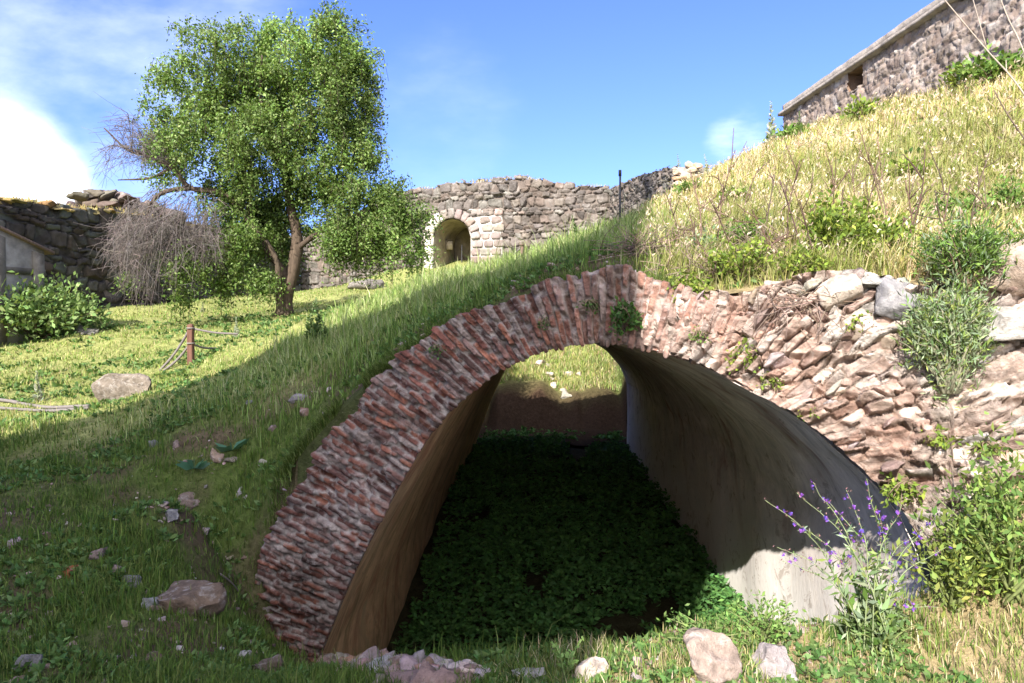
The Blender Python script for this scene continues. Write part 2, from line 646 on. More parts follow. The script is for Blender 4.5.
gx = graded(-400, -5, 5.4, 400, 0.07, 1.045)
gy = graded(-200, 3.2, 8.5, 500, 0.06, 1.035)
GX, GY = np.meshgrid(gx, gy, indexing='ij')
GZ = H(GX, GY)
nx, ny = GX.shape
gf = grid_faces(nx, ny)
fx, fy, fz = [a.ravel()[gf] for a in (GX, GY, GZ)]
yf4 = y_face(np.clip(fx, -9, 9)) + 0.12
cross_face = (fy > yf4).any(1) & (fy <= yf4).any(1) & (fx.min(1) > -2.44)
cross_end = (fy > 22.45).any(1) & (fy <= 22.45).any(1) & (np.abs(fx.mean(1) - 0.45) < 3.5)
gf = gf[~(cross_face | cross_end)]


def ground_colour(x, y):
    n1 = fbm(x * 0.9, y * 0.9, 0, 21, 4)[..., None]
    n2 = fbm(x * 0.35, y * 0.35, 0, 31, 3)[..., None]
    soil = np.array([0.105, 0.075, 0.05])
    green = np.array([0.085, 0.115, 0.03])
    straw = np.array([0.38, 0.30, 0.16])
    lawn = np.array([0.22, 0.24, 0.08])
    a = sstep(-0.6, 0.15, n1)
    c = soil * (1 - a) + green * a
    right = sstep(0.6, 2.2, x - (y - 6) * 0.12)[..., None]
    c = c * (1 - right) + (straw * (0.75 + 0.35 * n2) * 0.75 + green * 0.25) * right
    court = (sstep(8.0, 10.5, y) * (1 - sstep(-2, 1.5, x - (y - 8) * 0.1)))[..., None]
    c = c * (1 - court) + (lawn * (1 - 0.5 * sstep(-0.2, 0.7, n2)) + green * 0.5 * sstep(-0.2, 0.7, n2) + straw * 0.12) * court
    lip = (sstep(-0.6, 0.6, x) * (1 - sstep(5.5, 6.2, y)))[..., None]
    tr = ((np.abs(x - 0.45) < 3.4) * (y > 22.4) * (1 - sstep(26.9, 27.7, y)))[..., None]
    c = c * (1 - tr) + np.array([0.048, 0.03, 0.02]) * tr
    return np.clip(c * (1 - lip) + (straw * 0.75 + soil * 0.3) * lip, 0.01, 0.8)


def ground_mat():
    m, t, out = new_mat('earth')
    pos = nd(t, 'ShaderNodeNewGeometry').outputs['Position']
    v = noise(t, 9, 9, 0.7, pos)
    c = mix(t, 1.0, attr(t), ramp(t, v, [(0.3, g3(0.5)), (0.5, g3(1)), (0.72, g3(1.5))]), 'MULTIPLY')
    c = mix(t, ramp(t, noise(t, 38, 4, 0.7, pos), [(0.6, g3(0)), (0.7, g3(0.35))]), c, (0.32, 0.25, 0.19))
    p = nd(t, 'ShaderNodeBsdfPrincipled')
    setin(p, Roughness=1.0)
    p.inputs['Specular IOR Level'].default_value = 0.05
    t.links.new(c, p.inputs['Base Color'])
    h = math_n(t, 'ADD', v, math_n(t, 'MULTIPLY', noise(t, 45, 5, 0.7, pos), 0.4))
    t.links.new(bump(t, h, 1.0, 0.05), p.inputs['Normal'])
    t.links.new(p.outputs[0], out.inputs[0])
    return m


M_EARTH = ground_mat()
mb = MB()
mb.add(np.stack([GX, GY, GZ], -1), gf, None, ground_colour(GX, GY).reshape(-1, 3))
xs_ = np.linspace(-2.7, 1.2, 200)
yb_ = y_face(xs_) + 0.12
zt_ = H(xs_, yb_ + 1e-4)
rim_ = np.array([on_face(*p) for p in ((306, 690), (325, 640), (350, 580), (380, 520), (410, 466), (440, 421), (465, 397), (490, 377), (520, 360), (550, 349), (580, 344), (610, 343), (700, 366))])
bot_ = np.where(xs_ < rim_[0, 0], zt_ - 1.8, np.minimum(zt_ - 0.3, np.interp(xs_, rim_[:, 0], rim_[:, 2]) + 0.22))
lip_ = np.stack([np.stack([xs_, yb_ - 0.006, bot_], 1), np.stack([xs_, yb_ - 0.006, zt_ + 0.004], 1), np.stack([xs_, yb_ + 0.14, H(xs_, yb_ + 0.14) + 0.006], 1)], 1)
mb.add(lip_, grid_faces(200, 3), None, (0.065, 0.075, 0.028))
tag(mb.build('ground', M_EARTH, None, True), kind='structure')

# ------------------------------------------------------------------ the brick vault
inner_px = [(306, 690), (325, 640), (350, 580), (380, 520), (410, 466), (440, 421), (465, 397), (490, 377), (520, 360), (550, 349), (580, 344),
            (610, 343), (650, 350), (700, 366), (750, 391), (800, 420), (840, 453), (880, 490), (903, 520)]
outer_px = [(214, 652), (243, 606), (268, 541), (300, 472), (336, 416), (374, 373), (405, 348), (437, 324), (478, 301), (520, 285), (565, 272),
            (612, 267), (668, 275), (732, 301), (790, 331), (845, 370), (888, 405), (930, 445), (955, 480)]
inner = np.array([on_face(*p) for p in inner_px])
outer = np.array([on_face(*p) for p in outer_px])
thin = np.interp(np.arange(19), [0, 2, 3, 4, 6, 8, 10, 12, 14, 18], [0.99, 0.97, 0.94, 0.91, 0.88, 0.87, 0.88, 0.92, 1, 1])[:, None]
outer = inner + (outer - inner) * thin
I_c, O_c = curve_pts(inner, 400), curve_pts(outer, 400)

prof = curve_pts(inner, 90)[:, [0, 2]]
left_end = [[prof[0, 0] - 0.07, prof[0, 1] - 0.35], [prof[0, 0] - 0.1, prof[0, 1] - 0.9], [prof[0, 0] - 0.1, -6.3]]
right_end = [[prof[-1, 0] + 0.13, prof[-1, 1] - 0.35], [prof[-1, 0] + 0.2, prof[-1, 1] - 0.9], [prof[-1, 0] + 0.22, -5.3]]
prof = np.concatenate([curve_pts(np.array(left_end[::-1] + [list(prof[0])]), 24)[:-1], prof, curve_pts(np.array([list(prof[-1])] + right_end), 24)[1:]])
arc = np.concatenate([[0], np.cumsum(np.linalg.norm(np.diff(prof, axis=0), axis=1))])
nw = 90
tt = np.linspace(0, 1, nw) ** 1.3
w0 = y_face(prof[:, 0]) + 0.035
PW = w0[:, None] + (22.5 - w0[:, None]) * tt[None]
PU = np.repeat(prof[:, :1], nw, 1)
PZ = np.repeat(prof[:, 1:], nw, 1)
cen = np.array([0.45, -2.4])
PU = np.where(PU < 0, PU * (1 - 0.14 * tt[None]), PU)
dv = np.stack([PU - cen[0], PZ - cen[1]], -1)
dv /= np.linalg.norm(dv, axis=-1, keepdims=True)
ARC = np.repeat(arc[:, None], nw, 1)
dis = fbm(PW * 0.9, ARC * 0.6, 0, 51, 3) * 0.035 + fbm(PW * 3.5, ARC * 3.5, 0, 61, 4) * 0.009
dis *= sstep(0.0, 0.6, PW - w0[:, None])
PU, PZ = PU - dv[..., 0] * dis, PZ - dv[..., 1] * dis
vault = empty('brick_vault', (0.45, 6.0, -4.6), 'ruined barrel vault with a ragged red brick arch under the grassy mound', 'vault')


def lining_mat():
    m, t, out = new_mat('stained vault plaster')
    uv = nd(t, 'ShaderNodeUVMap').outputs[0]
    pos = nd(t, 'ShaderNodeNewGeometry').outputs['Position']

    def st(sx, sy):
        mp = nd(t, 'ShaderNodeMapping')
        mp.inputs['Scale'].default_value = (sx, sy, 1)
        t.links.new(uv, mp.inputs[0])
        return mp.outputs[0]
    sx = nd(t, 'ShaderNodeSeparateXYZ')
    t.links.new(pos, sx.inputs[0])
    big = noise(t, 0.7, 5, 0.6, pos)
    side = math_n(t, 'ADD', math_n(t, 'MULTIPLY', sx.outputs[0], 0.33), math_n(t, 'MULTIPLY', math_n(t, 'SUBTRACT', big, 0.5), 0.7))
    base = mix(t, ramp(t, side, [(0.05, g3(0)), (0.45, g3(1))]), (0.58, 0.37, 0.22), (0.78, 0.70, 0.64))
    s1 = noise(t, 1.0, 9, 0.68, st(1.3, 0.5), 1.2)
    c = mix(t, 1.0, base, ramp(t, s1, [(0.3, g3(0.72)), (0.5, g3(1)), (0.7, g3(1.15))]), 'MULTIPLY')
    c = mix(t, 1.0, c, ramp(t, noise(t, 2.2, 9, 0.7, pos), [(0.3, g3(0.7)), (0.7, g3(1.25))]), 'MULTIPLY')
    s2 = noise(t, 1.0, 8, 0.7, st(3.2, 0.4), 1.2)
    c = mix(t, ramp(t, s2, [(0.54, g3(0)), (0.74, g3(0.4))]), c, (0.07, 0.05, 0.035))
    s3 = noise(t, 1.0, 6, 0.6, st(1.2, 0.6), 1.4)
    c = mix(t, ramp(t, s3, [(0.55, g3(0)), (0.7, g3(0.6))]), c, (0.26, 0.075, 0.05))
    s4 = noise(t, 1.0, 8, 0.7, st(1.4, 0.8), 1.2)
    c = mix(t, ramp(t, s4, [(0.57, g3(0)), (0.63, g3(0.45))]), c, (0.42, 0.33, 0.20))
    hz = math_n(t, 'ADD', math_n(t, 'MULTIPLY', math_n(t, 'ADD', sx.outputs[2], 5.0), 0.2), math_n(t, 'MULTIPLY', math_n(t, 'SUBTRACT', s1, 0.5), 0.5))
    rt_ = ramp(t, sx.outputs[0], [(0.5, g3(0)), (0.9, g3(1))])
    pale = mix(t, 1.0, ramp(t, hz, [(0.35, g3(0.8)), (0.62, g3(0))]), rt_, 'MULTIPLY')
    c = mix(t, pale, c, (0.80, 0.77, 0.74))  # pale low plaster at right, its colour whitened to brighten the sunlit patch
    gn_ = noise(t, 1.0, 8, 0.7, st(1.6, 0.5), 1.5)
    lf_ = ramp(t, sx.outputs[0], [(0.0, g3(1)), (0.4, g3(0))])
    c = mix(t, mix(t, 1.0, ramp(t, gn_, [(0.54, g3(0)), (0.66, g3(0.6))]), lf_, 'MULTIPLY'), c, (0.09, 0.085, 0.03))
    sp2 = noise(t, 3.4, 9, 0.75, pos, 0.8)
    c = mix(t, ramp(t, sp2, [(0.56, g3(0)), (0.6, g3(0.45))]), c, (0.24, 0.17, 0.115))
    sp = noise(t, 26, 4, 0.7, pos)
    c = mix(t, ramp(t, sp, [(0.62, g3(0)), (0.7, g3(0.3))]), c, (0.5, 0.46, 0.42))
    p = nd(t, 'ShaderNodeBsdfPrincipled')
    setin(p, Roughness=0.9)
    p.inputs['Specular IOR Level'].default_value = 0.15
    t.links.new(c, p.inputs['Base Color'])
    h = math_n(t, 'ADD', math_n(t, 'ADD', s1, math_n(t, 'MULTIPLY', s2, 0.6)), math_n(t, 'MULTIPLY', noise(t, 14, 7, 0.7, pos), 0.5))
    t.links.new(bump(t, h, 0.7, 0.014), p.inputs['Normal'])
    t.links.new(p.outputs[0], out.inputs[0])
    return m


mb = MB()
npf = len(prof)
mb.add(np.stack([PU, PW, PZ], -1), grid_faces(npf, nw), None, (0.4, 0.35, 0.3))
# outer skin and end rims make the lining a solid shell
osk = 0.006 + 0.22 * sstep(0.15, 0.7, PW - w0[:, None])
OU, OZ = PU + dv[..., 0] * osk, PZ + dv[..., 1] * osk
mb.add(np.stack([OU, PW, OZ], -1), grid_faces(npf, nw)[:, ::-1], None, (0.4, 0.35, 0.3))
k = np.arange(npf - 1)
o2 = npf * nw
Qe = np.concatenate([np.stack([k * nw + e, (k + 1) * nw + e, o2 + (k + 1) * nw + e, o2 + k * nw + e], 1) for e in (0, nw - 1)])
mb.Q.append(Qe)
uvs = np.concatenate([np.stack([PW.ravel(), ARC.ravel()], 1)] * 2)
tag(mb.build('vault_lining', lining_mat(), vault, True, uv=uvs))

NRM = np.array([-FACE_S, -1, 0]) / math.hypot(FACE_S, 1)         # the way the vault's mouth faces
ALONG = np.array([1, -FACE_S, 0]) / math.hypot(FACE_S, 1)
def cells(a, b, seed, jit=0.8):
    """jittered cells: distance to the edge, cell number, offset from the cell's middle"""
    ai, bi = np.floor(a).astype(int), np.floor(b).astype(int)
    f1 = np.full(a.shape, 9.0)
    f2 = np.full(a.shape, 9.0)
    ids = np.zeros(a.shape)
    da_, db_ = np.zeros(a.shape), np.zeros(a.shape)
    for i in (-1, 0, 1):
        for j in (-1, 0, 1):
            ca, cb = ai + i, bi + j
            qa = ca + 0.5 + jit * (hashf(ca, cb, 1, seed) - 0.5)
            qb = cb + 0.5 + jit * 0.7 * (hashf(ca, cb, 2, seed) - 0.5)
            ea, eb = a - qa, b - qb
            d = np.maximum(np.abs(ea) * 0.95, np.abs(eb)) * 0.75 + np.hypot(ea, eb) * 0.25
            idc = hashf(ca, cb, 3, seed)
            new = d < f1
            f2 = np.where(new, f1, np.minimum(f2, d))
            ids = np.where(new, idc, ids)
            da_, db_ = np.where(new, ea, da_), np.where(new, eb, db_)
            f1 = np.where(new, d, f1)
    return f2 - f1, ids, da_, db_


def palette(ids, cols, var=0.25):
    cols = np.asarray(cols, float)
    k = np.minimum((ids * 977 % 1 * len(cols)).astype(int), len(cols) - 1)
    return cols[k] * np.exp(var * (ids * 131 % 1 - 0.5) * 2)[..., None]


N_S, SUB = 900, 400
BRICK = [(0.19, 0.078, 0.056), (0.155, 0.066, 0.052), (0.175, 0.074, 0.058), (0.12, 0.062, 0.054), (0.235, 0.10, 0.068), (0.21, 0.135, 0.118), (0.17, 0.092, 0.078),
         (0.25, 0.195, 0.175), (0.10, 0.06, 0.053), (0.20, 0.082, 0.056)]
qs = np.linspace(0, 0.81 * 399, N_S)
idx = np.arange(400)
IA = np.stack([np.interp(qs, idx, I_c[:, c]) for c in range(3)], 1)
OB_ = np.stack([np.interp(np.minimum(qs, 399), idx, O_c[:, c]) for c in range(3)], 1)
sarc = np.concatenate([[0], np.cumsum(np.linalg.norm(np.diff((IA + OB_) / 2, axis=0), axis=1))])
rad_v = OB_ - IA
rlen = np.linalg.norm(rad_v, axis=1, keepdims=True)
rad_u = rad_v / rlen
# ragged outer edge
rag = 1 + 0.06 * fbm(sarc * 2.5, 0, 0, 41, 3)[:, None] + 0.04 * (hashf(np.floor(sarc / 0.07).astype(int), 0, 0, 5) - 0.5)[:, None]
n_in, n_face, n_out = 40, 100, 30
path, nrm_, qd = [], [], []
for t_ in np.linspace(-1, 0, n_in, endpoint=False):          # the soffit, from the back to the front edge
    path.append(IA + NRM * (t_ * 0.12))
    nrm_.append(-rad_u)
    qd.append(np.full(N_S, t_ * 0.12))
for t_ in np.linspace(0, 1, n_face):
    path.append(IA + rad_v * rag * t_)
    w_ = np.clip((0.04 - t_) / 0.04, 0, 1) * 0.6
    nrm_.append(NRM * (1 - w_) - rad_u * w_ + rad_u * np.clip((t_ - 0.93) / 0.07, 0, 1) * 0.6)
    qd.append(t_ * rlen[:, 0])
for t_ in np.linspace(0, 1, n_out + 1)[1:]:                  # over the back, into the earth
    path.append(IA + rad_v * rag - NRM * (t_ * 1.3) - rad_u * (0.42 * t_ ** 1.5))
    nrm_.append(np.repeat(rad_u[:, :], 1, 0))
    qd.append(rlen[:, 0] + t_ * 0.9)
path, nrm_, qd = np.stack(path, 1), np.stack(nrm_, 1), np.stack(qd, 1)
S2 = np.repeat(sarc[:, None], qd.shape[1], 1)
warp = fbm(S2 * 3, qd * 3, 0, 71, 3) * 0.010
warp2 = fbm(S2 * 2, qd * 5, 0, 72, 2) * 0.03
ew, ids, ea, eb = cells((qd + warp2) / 0.30 + 0.37 * np.floor((S2 + warp) / 0.058), (S2 + warp) / 0.058, 17, 0.42)
body = sstep(0.05, 0.26, ew)
hgt = body * (0.03 + 0.055 * (ids * 57 % 1 - 0.4)) + 0.025 * (eb * (ids * 23 % 1 - 0.5) + ea * (ids * 37 % 1 - 0.5)) * body
hgt = hgt + 0.016 * fbm(S2 * 22, qd * 22, 0, 13, 4) + 0.035 * fbm(S2 * 3.1, qd * 3.1, 0, 14, 3)
hgt = np.where(ids * 311 % 1 < 0.06, hgt - 0.07 * body, hgt)
fade = 1 - sstep(sarc[-1] - 1.1, sarc[-1], S2)
hgt = 0.72 * hgt * (0.4 + 0.6 * fade) - 0.10 * (1 - fade)
hgt = np.where(qd < 0, hgt * 0.25 * sstep(-0.07, 0.0, qd) - 0.03 * sstep(-0.02, -0.07, qd), hgt)
cc = palette(ids, np.array(BRICK) * 0.92, 0.32)
cc = cc * (1 + 0.35 * fbm(S2 * 1.6, qd * 2.2, 0, 34, 3))[..., None]
mort = np.array([0.33, 0.285, 0.265])
cc = cc * body[..., None] + mort * (0.75 + 0.3 * fbm(S2 * 6, qd * 6, 0, 33, 2))[..., None] * (1 - body[..., None])
blend = sstep(0.60, 0.92, S2 / sarc[-1])[..., None] * 0.5
cc = cc * (1 - blend) + blend * (np.array([0.34, 0.225, 0.18]) * (0.6 + 0.8 * (ids[..., None] * 7 % 1)))
ring = MB()
ring.add(path + nrm_ * hgt[..., None], grid_faces(*qd.shape), None, np.clip(cc, 0.01, 0.8).reshape(-1, 3))
ring.build('brick_arch', M_BRICK, vault, False)

# ------------------------------------------------------------------ the rubble face to the right of the arch
top_px = [(640, 272), (660, 284), (700, 294), (740, 298), (780, 290), (815, 278), (850, 270), (885, 276), (930, 296), (970, 292), (1000, 270), (1040, 258), (1130, 250)]
tp = np.array([on_face(*p) for p in top_px])
LEAN = 0.22


def face_pt(x, z):
    y = y_face(x) + 0.02 + LEAN * (z + 0.35) + 0.07 * fbm(x * 1.6, z * 1.6, 0, 77, 3) - 0.10 * sstep(2.6, 4.0, x)
    return np.stack([x, y, z], -1)


def ztop(x):
    return np.interp(x, tp[:, 0], tp[:, 2])


def rim_z(x):
    u = prof[:, 0]
    kk = np.argmax(prof[:, 1])
    return np.where(x < u[-1] - 0.02, np.interp(x, u[kk:], prof[kk:, 1]), -9)


RC = np.array([(0.50, 0.41, 0.355), (0.46, 0.36, 0.31), (0.43, 0.315, 0.265), (0.53, 0.46, 0.41), (0.40, 0.29, 0.25), (0.48, 0.44, 0.41), (0.47, 0.38, 0.33), (0.51, 0.43, 0.38)])
face = MB()
fxs = np.linspace(0.85, 5.2, 560)
NZ = 250
zt = np.linspace(0, 1, NZ)
FXg = np.repeat(fxs[:, None], NZ, 1)
zb_ = np.maximum(rim_z(fxs) + 0.0, -2.6)
FZ = zb_[:, None] + (ztop(fxs) + 0.02 - zb_)[:, None] * zt[None]
rho, th_ = np.hypot(FXg - 0.7, FZ + 1.5), np.arctan2(FZ + 1.5, FXg - 0.7)
wq = fbm(FXg * 2.2, FZ * 2.2, 0, 81, 3)
wq2 = fbm(FXg * 3.2, FZ * 3.2, 0, 82, 3)
zone = np.floor((rho + 0.25 * wq - 0.2) / 0.95)
fq = np.array([24.0, 20.0, 27.0, 36.0, 44.0, 54.0])[np.clip(zone, 0, 5).astype(int)]
ew, ids, ea, eb = cells(rho / 0.20 + 0.5 * wq2 + 0.41 * np.floor(th_ * fq / 1.0), th_ * fq * 1.25 + 0.5 * wq, 27, 0.9)
ew2, ids2, ea2, eb2 = cells(rho / 0.13 + wq2, th_ * fq * 1.5 + wq, 28, 0.9)
body = sstep(0.0, 0.15, ew)
hg = body * (0.05 + 0.13 * (ids * 57 % 1 - 0.45)) + 0.085 * (eb * (0.25 + 0.8 * (ids * 23 % 1 - 0.2)) + ea * (ids * 37 % 1 - 0.5) * 0.7) * body
hg = hg + 0.025 * sstep(0, 0.3, ew2) * (ids2 - 0.3) + 0.024 * fbm(FXg * 10, FZ * 13, 0, 12, 5) + 0.03 * (1 - 2 * np.abs(vnoise(FXg * 6, FZ * 11, 0, 16))) + 0.05 * fbm(FXg * 2.4, FZ * 2.4, 0, 15, 3)
hg = np.where(ids * 211 % 1 < 0.08, hg - 0.09 * body, hg)
G = face_pt(FXg, FZ)
G = G + (NRM + np.array([0, 0, 0.25])) * hg[..., None]
cc = palette(ids, RC * 0.90, 0.42) * (0.85 + 0.3 * ids2)[..., None]
mort = np.array([0.32, 0.25, 0.205])
cc = cc * body[..., None] + mort * (1 - body[..., None])
rd = sstep(0.2, 0.7, fbm(FXg * 1.3, FZ * 1.3, 0, 19, 3) + 0.5 - 0.28 * (FXg - 0.8))[..., None] * 0.45
cc = cc * (1 - rd) + rd * np.array([0.29, 0.155, 0.11]) * (0.6 + 0.8 * ids[..., None])
face.add(G, grid_faces(560, NZ), None, np.clip(cc, 0.02, 0.8).reshape(-1, 3))
Sh = np.stack([G[:, -1], G[:, -1] + np.array([0, 0.7, -0.02])], 1)
face.add(Sh, grid_faces(560, 2), None, (0.35, 0.26, 0.18))
r = np.random.default_rng(23)
for i in range(46):
    x = r.uniform(1.0, 5.0)
    zr = max(float(rim_z(x)), -2.2)
    z = r.uniform(zr + 0.08, ztop(x) - 0.02)
    L, T = r.uniform(0.05, 0.13), r.uniform(0.02, 0.042)
    ang = math.atan2(z + 1.5, x - 0.7) + r.normal() * 0.15
    ax = ALONG * math.cos(ang) + np.array([0, 0, 1]) * math.sin(ang)
    P = face_pt(np.array(x), np.array(z)) + NRM * r.uniform(-0.04, 0.04)
    stone(face, SLABS[r.integers(16)], P, np.array([L, T, r.uniform(0.07, 0.12)]), frame(ax, NRM + np.array([0, 0, 0.35]) + r.normal(size=3) * 0.2), vary(RC[r.integers(len(RC))] * 0.78, 1, 0.2, 0.05, r)[0])
for i in range(60):
    x = r.uniform(1.9, 4.9)
    P = face_pt(np.array(x), np.array(ztop(x))) + np.array([0, r.uniform(-0.05, 0.35), r.uniform(-0.08, 0.02)])
    stone(face, SLABS[r.integers(16)], P, np.array([r.uniform(0.05, 0.15), r.uniform(0.05, 0.1), r.uniform(0.03, 0.06)]), rand_rot(r, 0.3), vary(RC[r.choice([0, 3, 5])] * 0.8, 1, 0.2, 0.05, r)[0])
tag(face.build('rubble_wall', M_RUBBLE, None, False), 'broken pink rubble wall in full sun right of the brick arch', 'wall')

# ------------------------------------------------------------------ the stone shade-caster behind the photographer: a tall fort wall
shade_px = [(-260, 470), (-120, 455), (0, 440), (80, 419), (187, 387), (273, 349), (350, 327), (443, 292), (535, 266), (603, 239), (655, 203)]
YC = -5.0


def up_sun(g, back=0.0):
    q = np.asarray(g) + S * ((YC - back - g[1]) / S[1])
    return q[0], q[2]


crest = [up_sun(hit(*p) + np.array([0, 0, 0.06])) for p in shade_px]
side = [up_sun(q_, 0.8) for q_ in (hit(652, 215), hit(648, 240), hit(643, 262), W(645, 330, 5.75), W(590, 672, 4.0))]
x0 = side[-1][0]
poly = [(crest[0][0] - 25, -3.0), (crest[0][0] - 25, crest[0][1])] + crest + side + [(x0 + 0.1, -3.0)]
# ------------------------------------------------------------------ masonry walls
def masonry(mb, P0, P1, zbot, ztopf, nrm_sign, rowh, lens, pal, r, depth=0.16, skip=None, jit=0.05, prot=0.05):
    """courses of rough stones set in the front of a wall that runs P0 -> P1"""
    P0, P1 = np.array(P0, float), np.array(P1, float)
    L = np.linalg.norm(P1 - P0)
    t = (P1 - P0) / L
    n = np.array([t[1], -t[0]]) * nrm_sign
    T3, N3 = np.array([t[0], t[1], 0]), np.array([n[0], n[1], 0])
    z = zbot
    zmax = max(ztopf(s) for s in np.linspace(0, L, 60))
    while z < zmax:
        h = r.uniform(*rowh)
        s_ = -r.uniform(0, lens[0])
        while s_ < L:
            l = r.uniform(*lens)
            hh = h * r.uniform(0.8, 1.08)
            sc, zc = s_ + l / 2, z + h / 2 + r.normal() * jit * h
            if 0 <= sc <= L and zc < ztopf(sc) + 0.1 * h and not (skip and skip(sc, zc)):
                pos = P0[0] * np.array([1, 0, 0]) + np.array([0, P0[1], zc]) + T3 * sc + N3 * r.uniform(-prot, prot)
                stone(mb, BLOCKS[r.integers(14)], pos, np.array([l / 2 * 0.97, hh / 2 * 0.97, depth]),
                      frame(T3 + np.array([0, 0, r.normal() * jit]) + N3 * r.normal() * 0.06, N3 + np.array([0, 0, r.normal() * 0.08])),
                      vary(pal[r.integers(len(pal))], 1, 0.2, 0.05, r)[0])
            s_ += l
        z += h * 0.97


def cell_wall(mb, P0, P1, zbot, ztopf, lh, pal, seed, step, skip=None, depth=0.16, rough=0.05, mortar=(0.12, 0.1, 0.085), front=0.0):
    """rough stone facing in relief: fitted stones with dark joints, whole stones missing along the top"""
    P0, P1 = np.array(P0, float), np.array(P1, float)
    L = np.linalg.norm(P1 - P0)
    t = (P1 - P0) / L
    n = np.array([t[1], -t[0]])
    zm = max(ztopf(s_) for s_ in np.linspace(0, L, 80)) + lh[1]
    sg, zg = np.arange(0, L, step), np.arange(zbot, zm, step)
    A, Z = np.meshgrid(sg, zg, indexing='ij')
    wa, wb = fbm(A * 0.8, Z * 0.8, 0, seed, 3), fbm(A * 1.1, Z * 1.1, 0, seed + 7, 3)
    b_ = (Z + 0.10 * wb * lh[1] / 0.3) / lh[1]
    b_ = b_ + 0.35 * np.sin(b_ * 1.9)                           # courses of unequal height
    ew, ids, ea, eb = cells((A + 0.12 * wa) / lh[0] + 0.43 * np.floor(b_), b_, seed, 0.75)
    body = sstep(0.03, 0.20, ew)
    hg = body * (0.5 + 0.9 * (ids * 57 % 1 - 0.5)) * depth + depth * body * (eb * (ids * 23 % 1 - 0.3) + ea * (ids * 37 % 1 - 0.5)) * 1.1
    hg = hg + rough * fbm(A * 3, Z * 3, 0, seed + 3, 4) - depth * 0.4 * (1 - body)
    hg = np.where(ids * 211 % 1 < 0.06, hg - depth * body, hg) + front
    c = palette(ids, pal, 0.3) * body[..., None] + np.array(mortar) * (1 - body[..., None])
    P = P0 + t * A[..., None] + n * hg[..., None]
    q = grid_faces(*A.shape)
    zc = (Z - eb * lh[1]).ravel()[q].mean(1)
    sc, zz = A.ravel()[q].mean(1), Z.ravel()[q].mean(1)
    ok = zc < ztopf(sc)
    if skip is not None:
        ok &= ~skip(sc, zz)
    mb.add(np.concatenate([P, Z[..., None]], -1), q[ok], None, c.reshape(-1, 3))


def prism(mb, P0, P1, poly, thick, nrm_sign, c, front=0.0):
    """extrude an outline drawn in (distance along the wall, height) backwards into a solid wall"""
    P0, P1 = np.array(P0, float), np.array(P1, float)
    t = (P1 - P0) / np.linalg.norm(P1 - P0)
    n = np.array([t[1], -t[0]]) * nrm_sign
    bm = bmesh.new()
    f = [bm.verts.new((*(P0 + t * s_ + n * front), z)) for s_, z in poly]
    b = [bm.verts.new((*(P0 + t * s_ - n * (thick - front)), z)) for s_, z in poly]
    bm.faces.new(f)
    bm.faces.new(b[::-1])
    m_ = len(poly)
    for i in range(m_):
        bm.faces.new((f[i], f[(i + 1) % m_], b[(i + 1) % m_], b[i]))
    bmesh.ops.recalc_face_normals(bm, faces=bm.faces[:])
    bmesh.ops.triangulate(bm, faces=bm.faces[:])
    bm.verts.index_update()
    mb.add([v.co[:] for v in bm.verts], None, [[v.index for v in fc.verts] for fc in bm.faces], c)
    bm.free()


mb = MB()
prism(mb, (0, YC), (1, YC), poly, 0.8, -1, (0.42, 0.38, 0.34))
tag(mb.build('fort_wall', M_RAMPART), 'tall sloping fort wall behind the viewer that shades the left slope', 'wall')

# --- gate wall
ga = R(12)
gt, gn = np.array([math.cos(ga), -math.sin(ga)]), np.array([-math.sin(ga), -math.cos(ga)])
gc = W(451, 265, 37)[:2]
gl, gr_ = 9.2, 9.3
G0, G1 = gc - gt * gl, gc + gt * gr_


def gate_s(px, py):
    """pixel -> (distance along the gate wall, height)"""
    d = pdir(px, py)
    t_ = (gn @ gc) / (gn @ d[:2])
    p = d * t_
    return (p[:2] - G0) @ gt, p[2]


topg = np.array([gate_s(*p) for p in [(296, 236), (330, 226), (360, 212), (395, 196), (420, 188), (440, 185), (470, 181), (500, 178), (522, 176), (545, 181), (565, 185), (600, 186), (622, 188)]])
gtop = lambda s_: np.interp(s_, topg[:, 0], topg[:, 1])
s0 = gate_s(434, 260)[0]
s1 = gate_s(470.5, 260)[0]
rad = (s1 - s0) / 2
sm = (s0 + s1) / 2
zsp = gate_s(451, 219)[1] - rad
gw = empty('gate_wall', (*gc, 2.2), 'sunlit brown stone wall pierced by an arched gateway behind the tree', 'wall')
mb = MB()
aa = np.linspace(math.pi, 0, 20)
poly = [(0, 1.0), (s0, 1.0), (s0, zsp)] + [(sm + rad * math.cos(a), zsp + rad * math.sin(a)) for a in aa[1:-1]] + [(s1, zsp), (s1, 1.0), (gl + gr_, 1.0)]
poly += [(x, gtop(x) - 0.12) for x in np.linspace(gl + gr_, 0, 50)]
prism(mb, G0, G1, poly, 3.4, 1, (0.13, 0.105, 0.09), -0.07)
mb.build('wall_core', M_WALL, gw)
mb = MB()
r = np.random.default_rng(5)
GP = 0.62 * np.array([(0.205, 0.175, 0.155), (0.18, 0.155, 0.14), (0.235, 0.20, 0.17), (0.15, 0.13, 0.12), (0.21, 0.165, 0.14), (0.26, 0.24, 0.21)])
sq = gate_s(503, 240)[0]
zq = gate_s(500, 213)[1]


def gskip(sc, zc):
    return (np.hypot(sc - sm, np.maximum(0, zc - zsp)) < rad + 0.3) | ((s1 < sc) & (sc < sq - 0.1) & (zc < zq - 0.1))


cell_wall(mb, G0, G1, 1.2, gtop, (0.52, 0.30), GP, 401, 0.035, gskip, 0.17)
mb.build('rubble_courses', M_WALL, gw)
mb = MB()
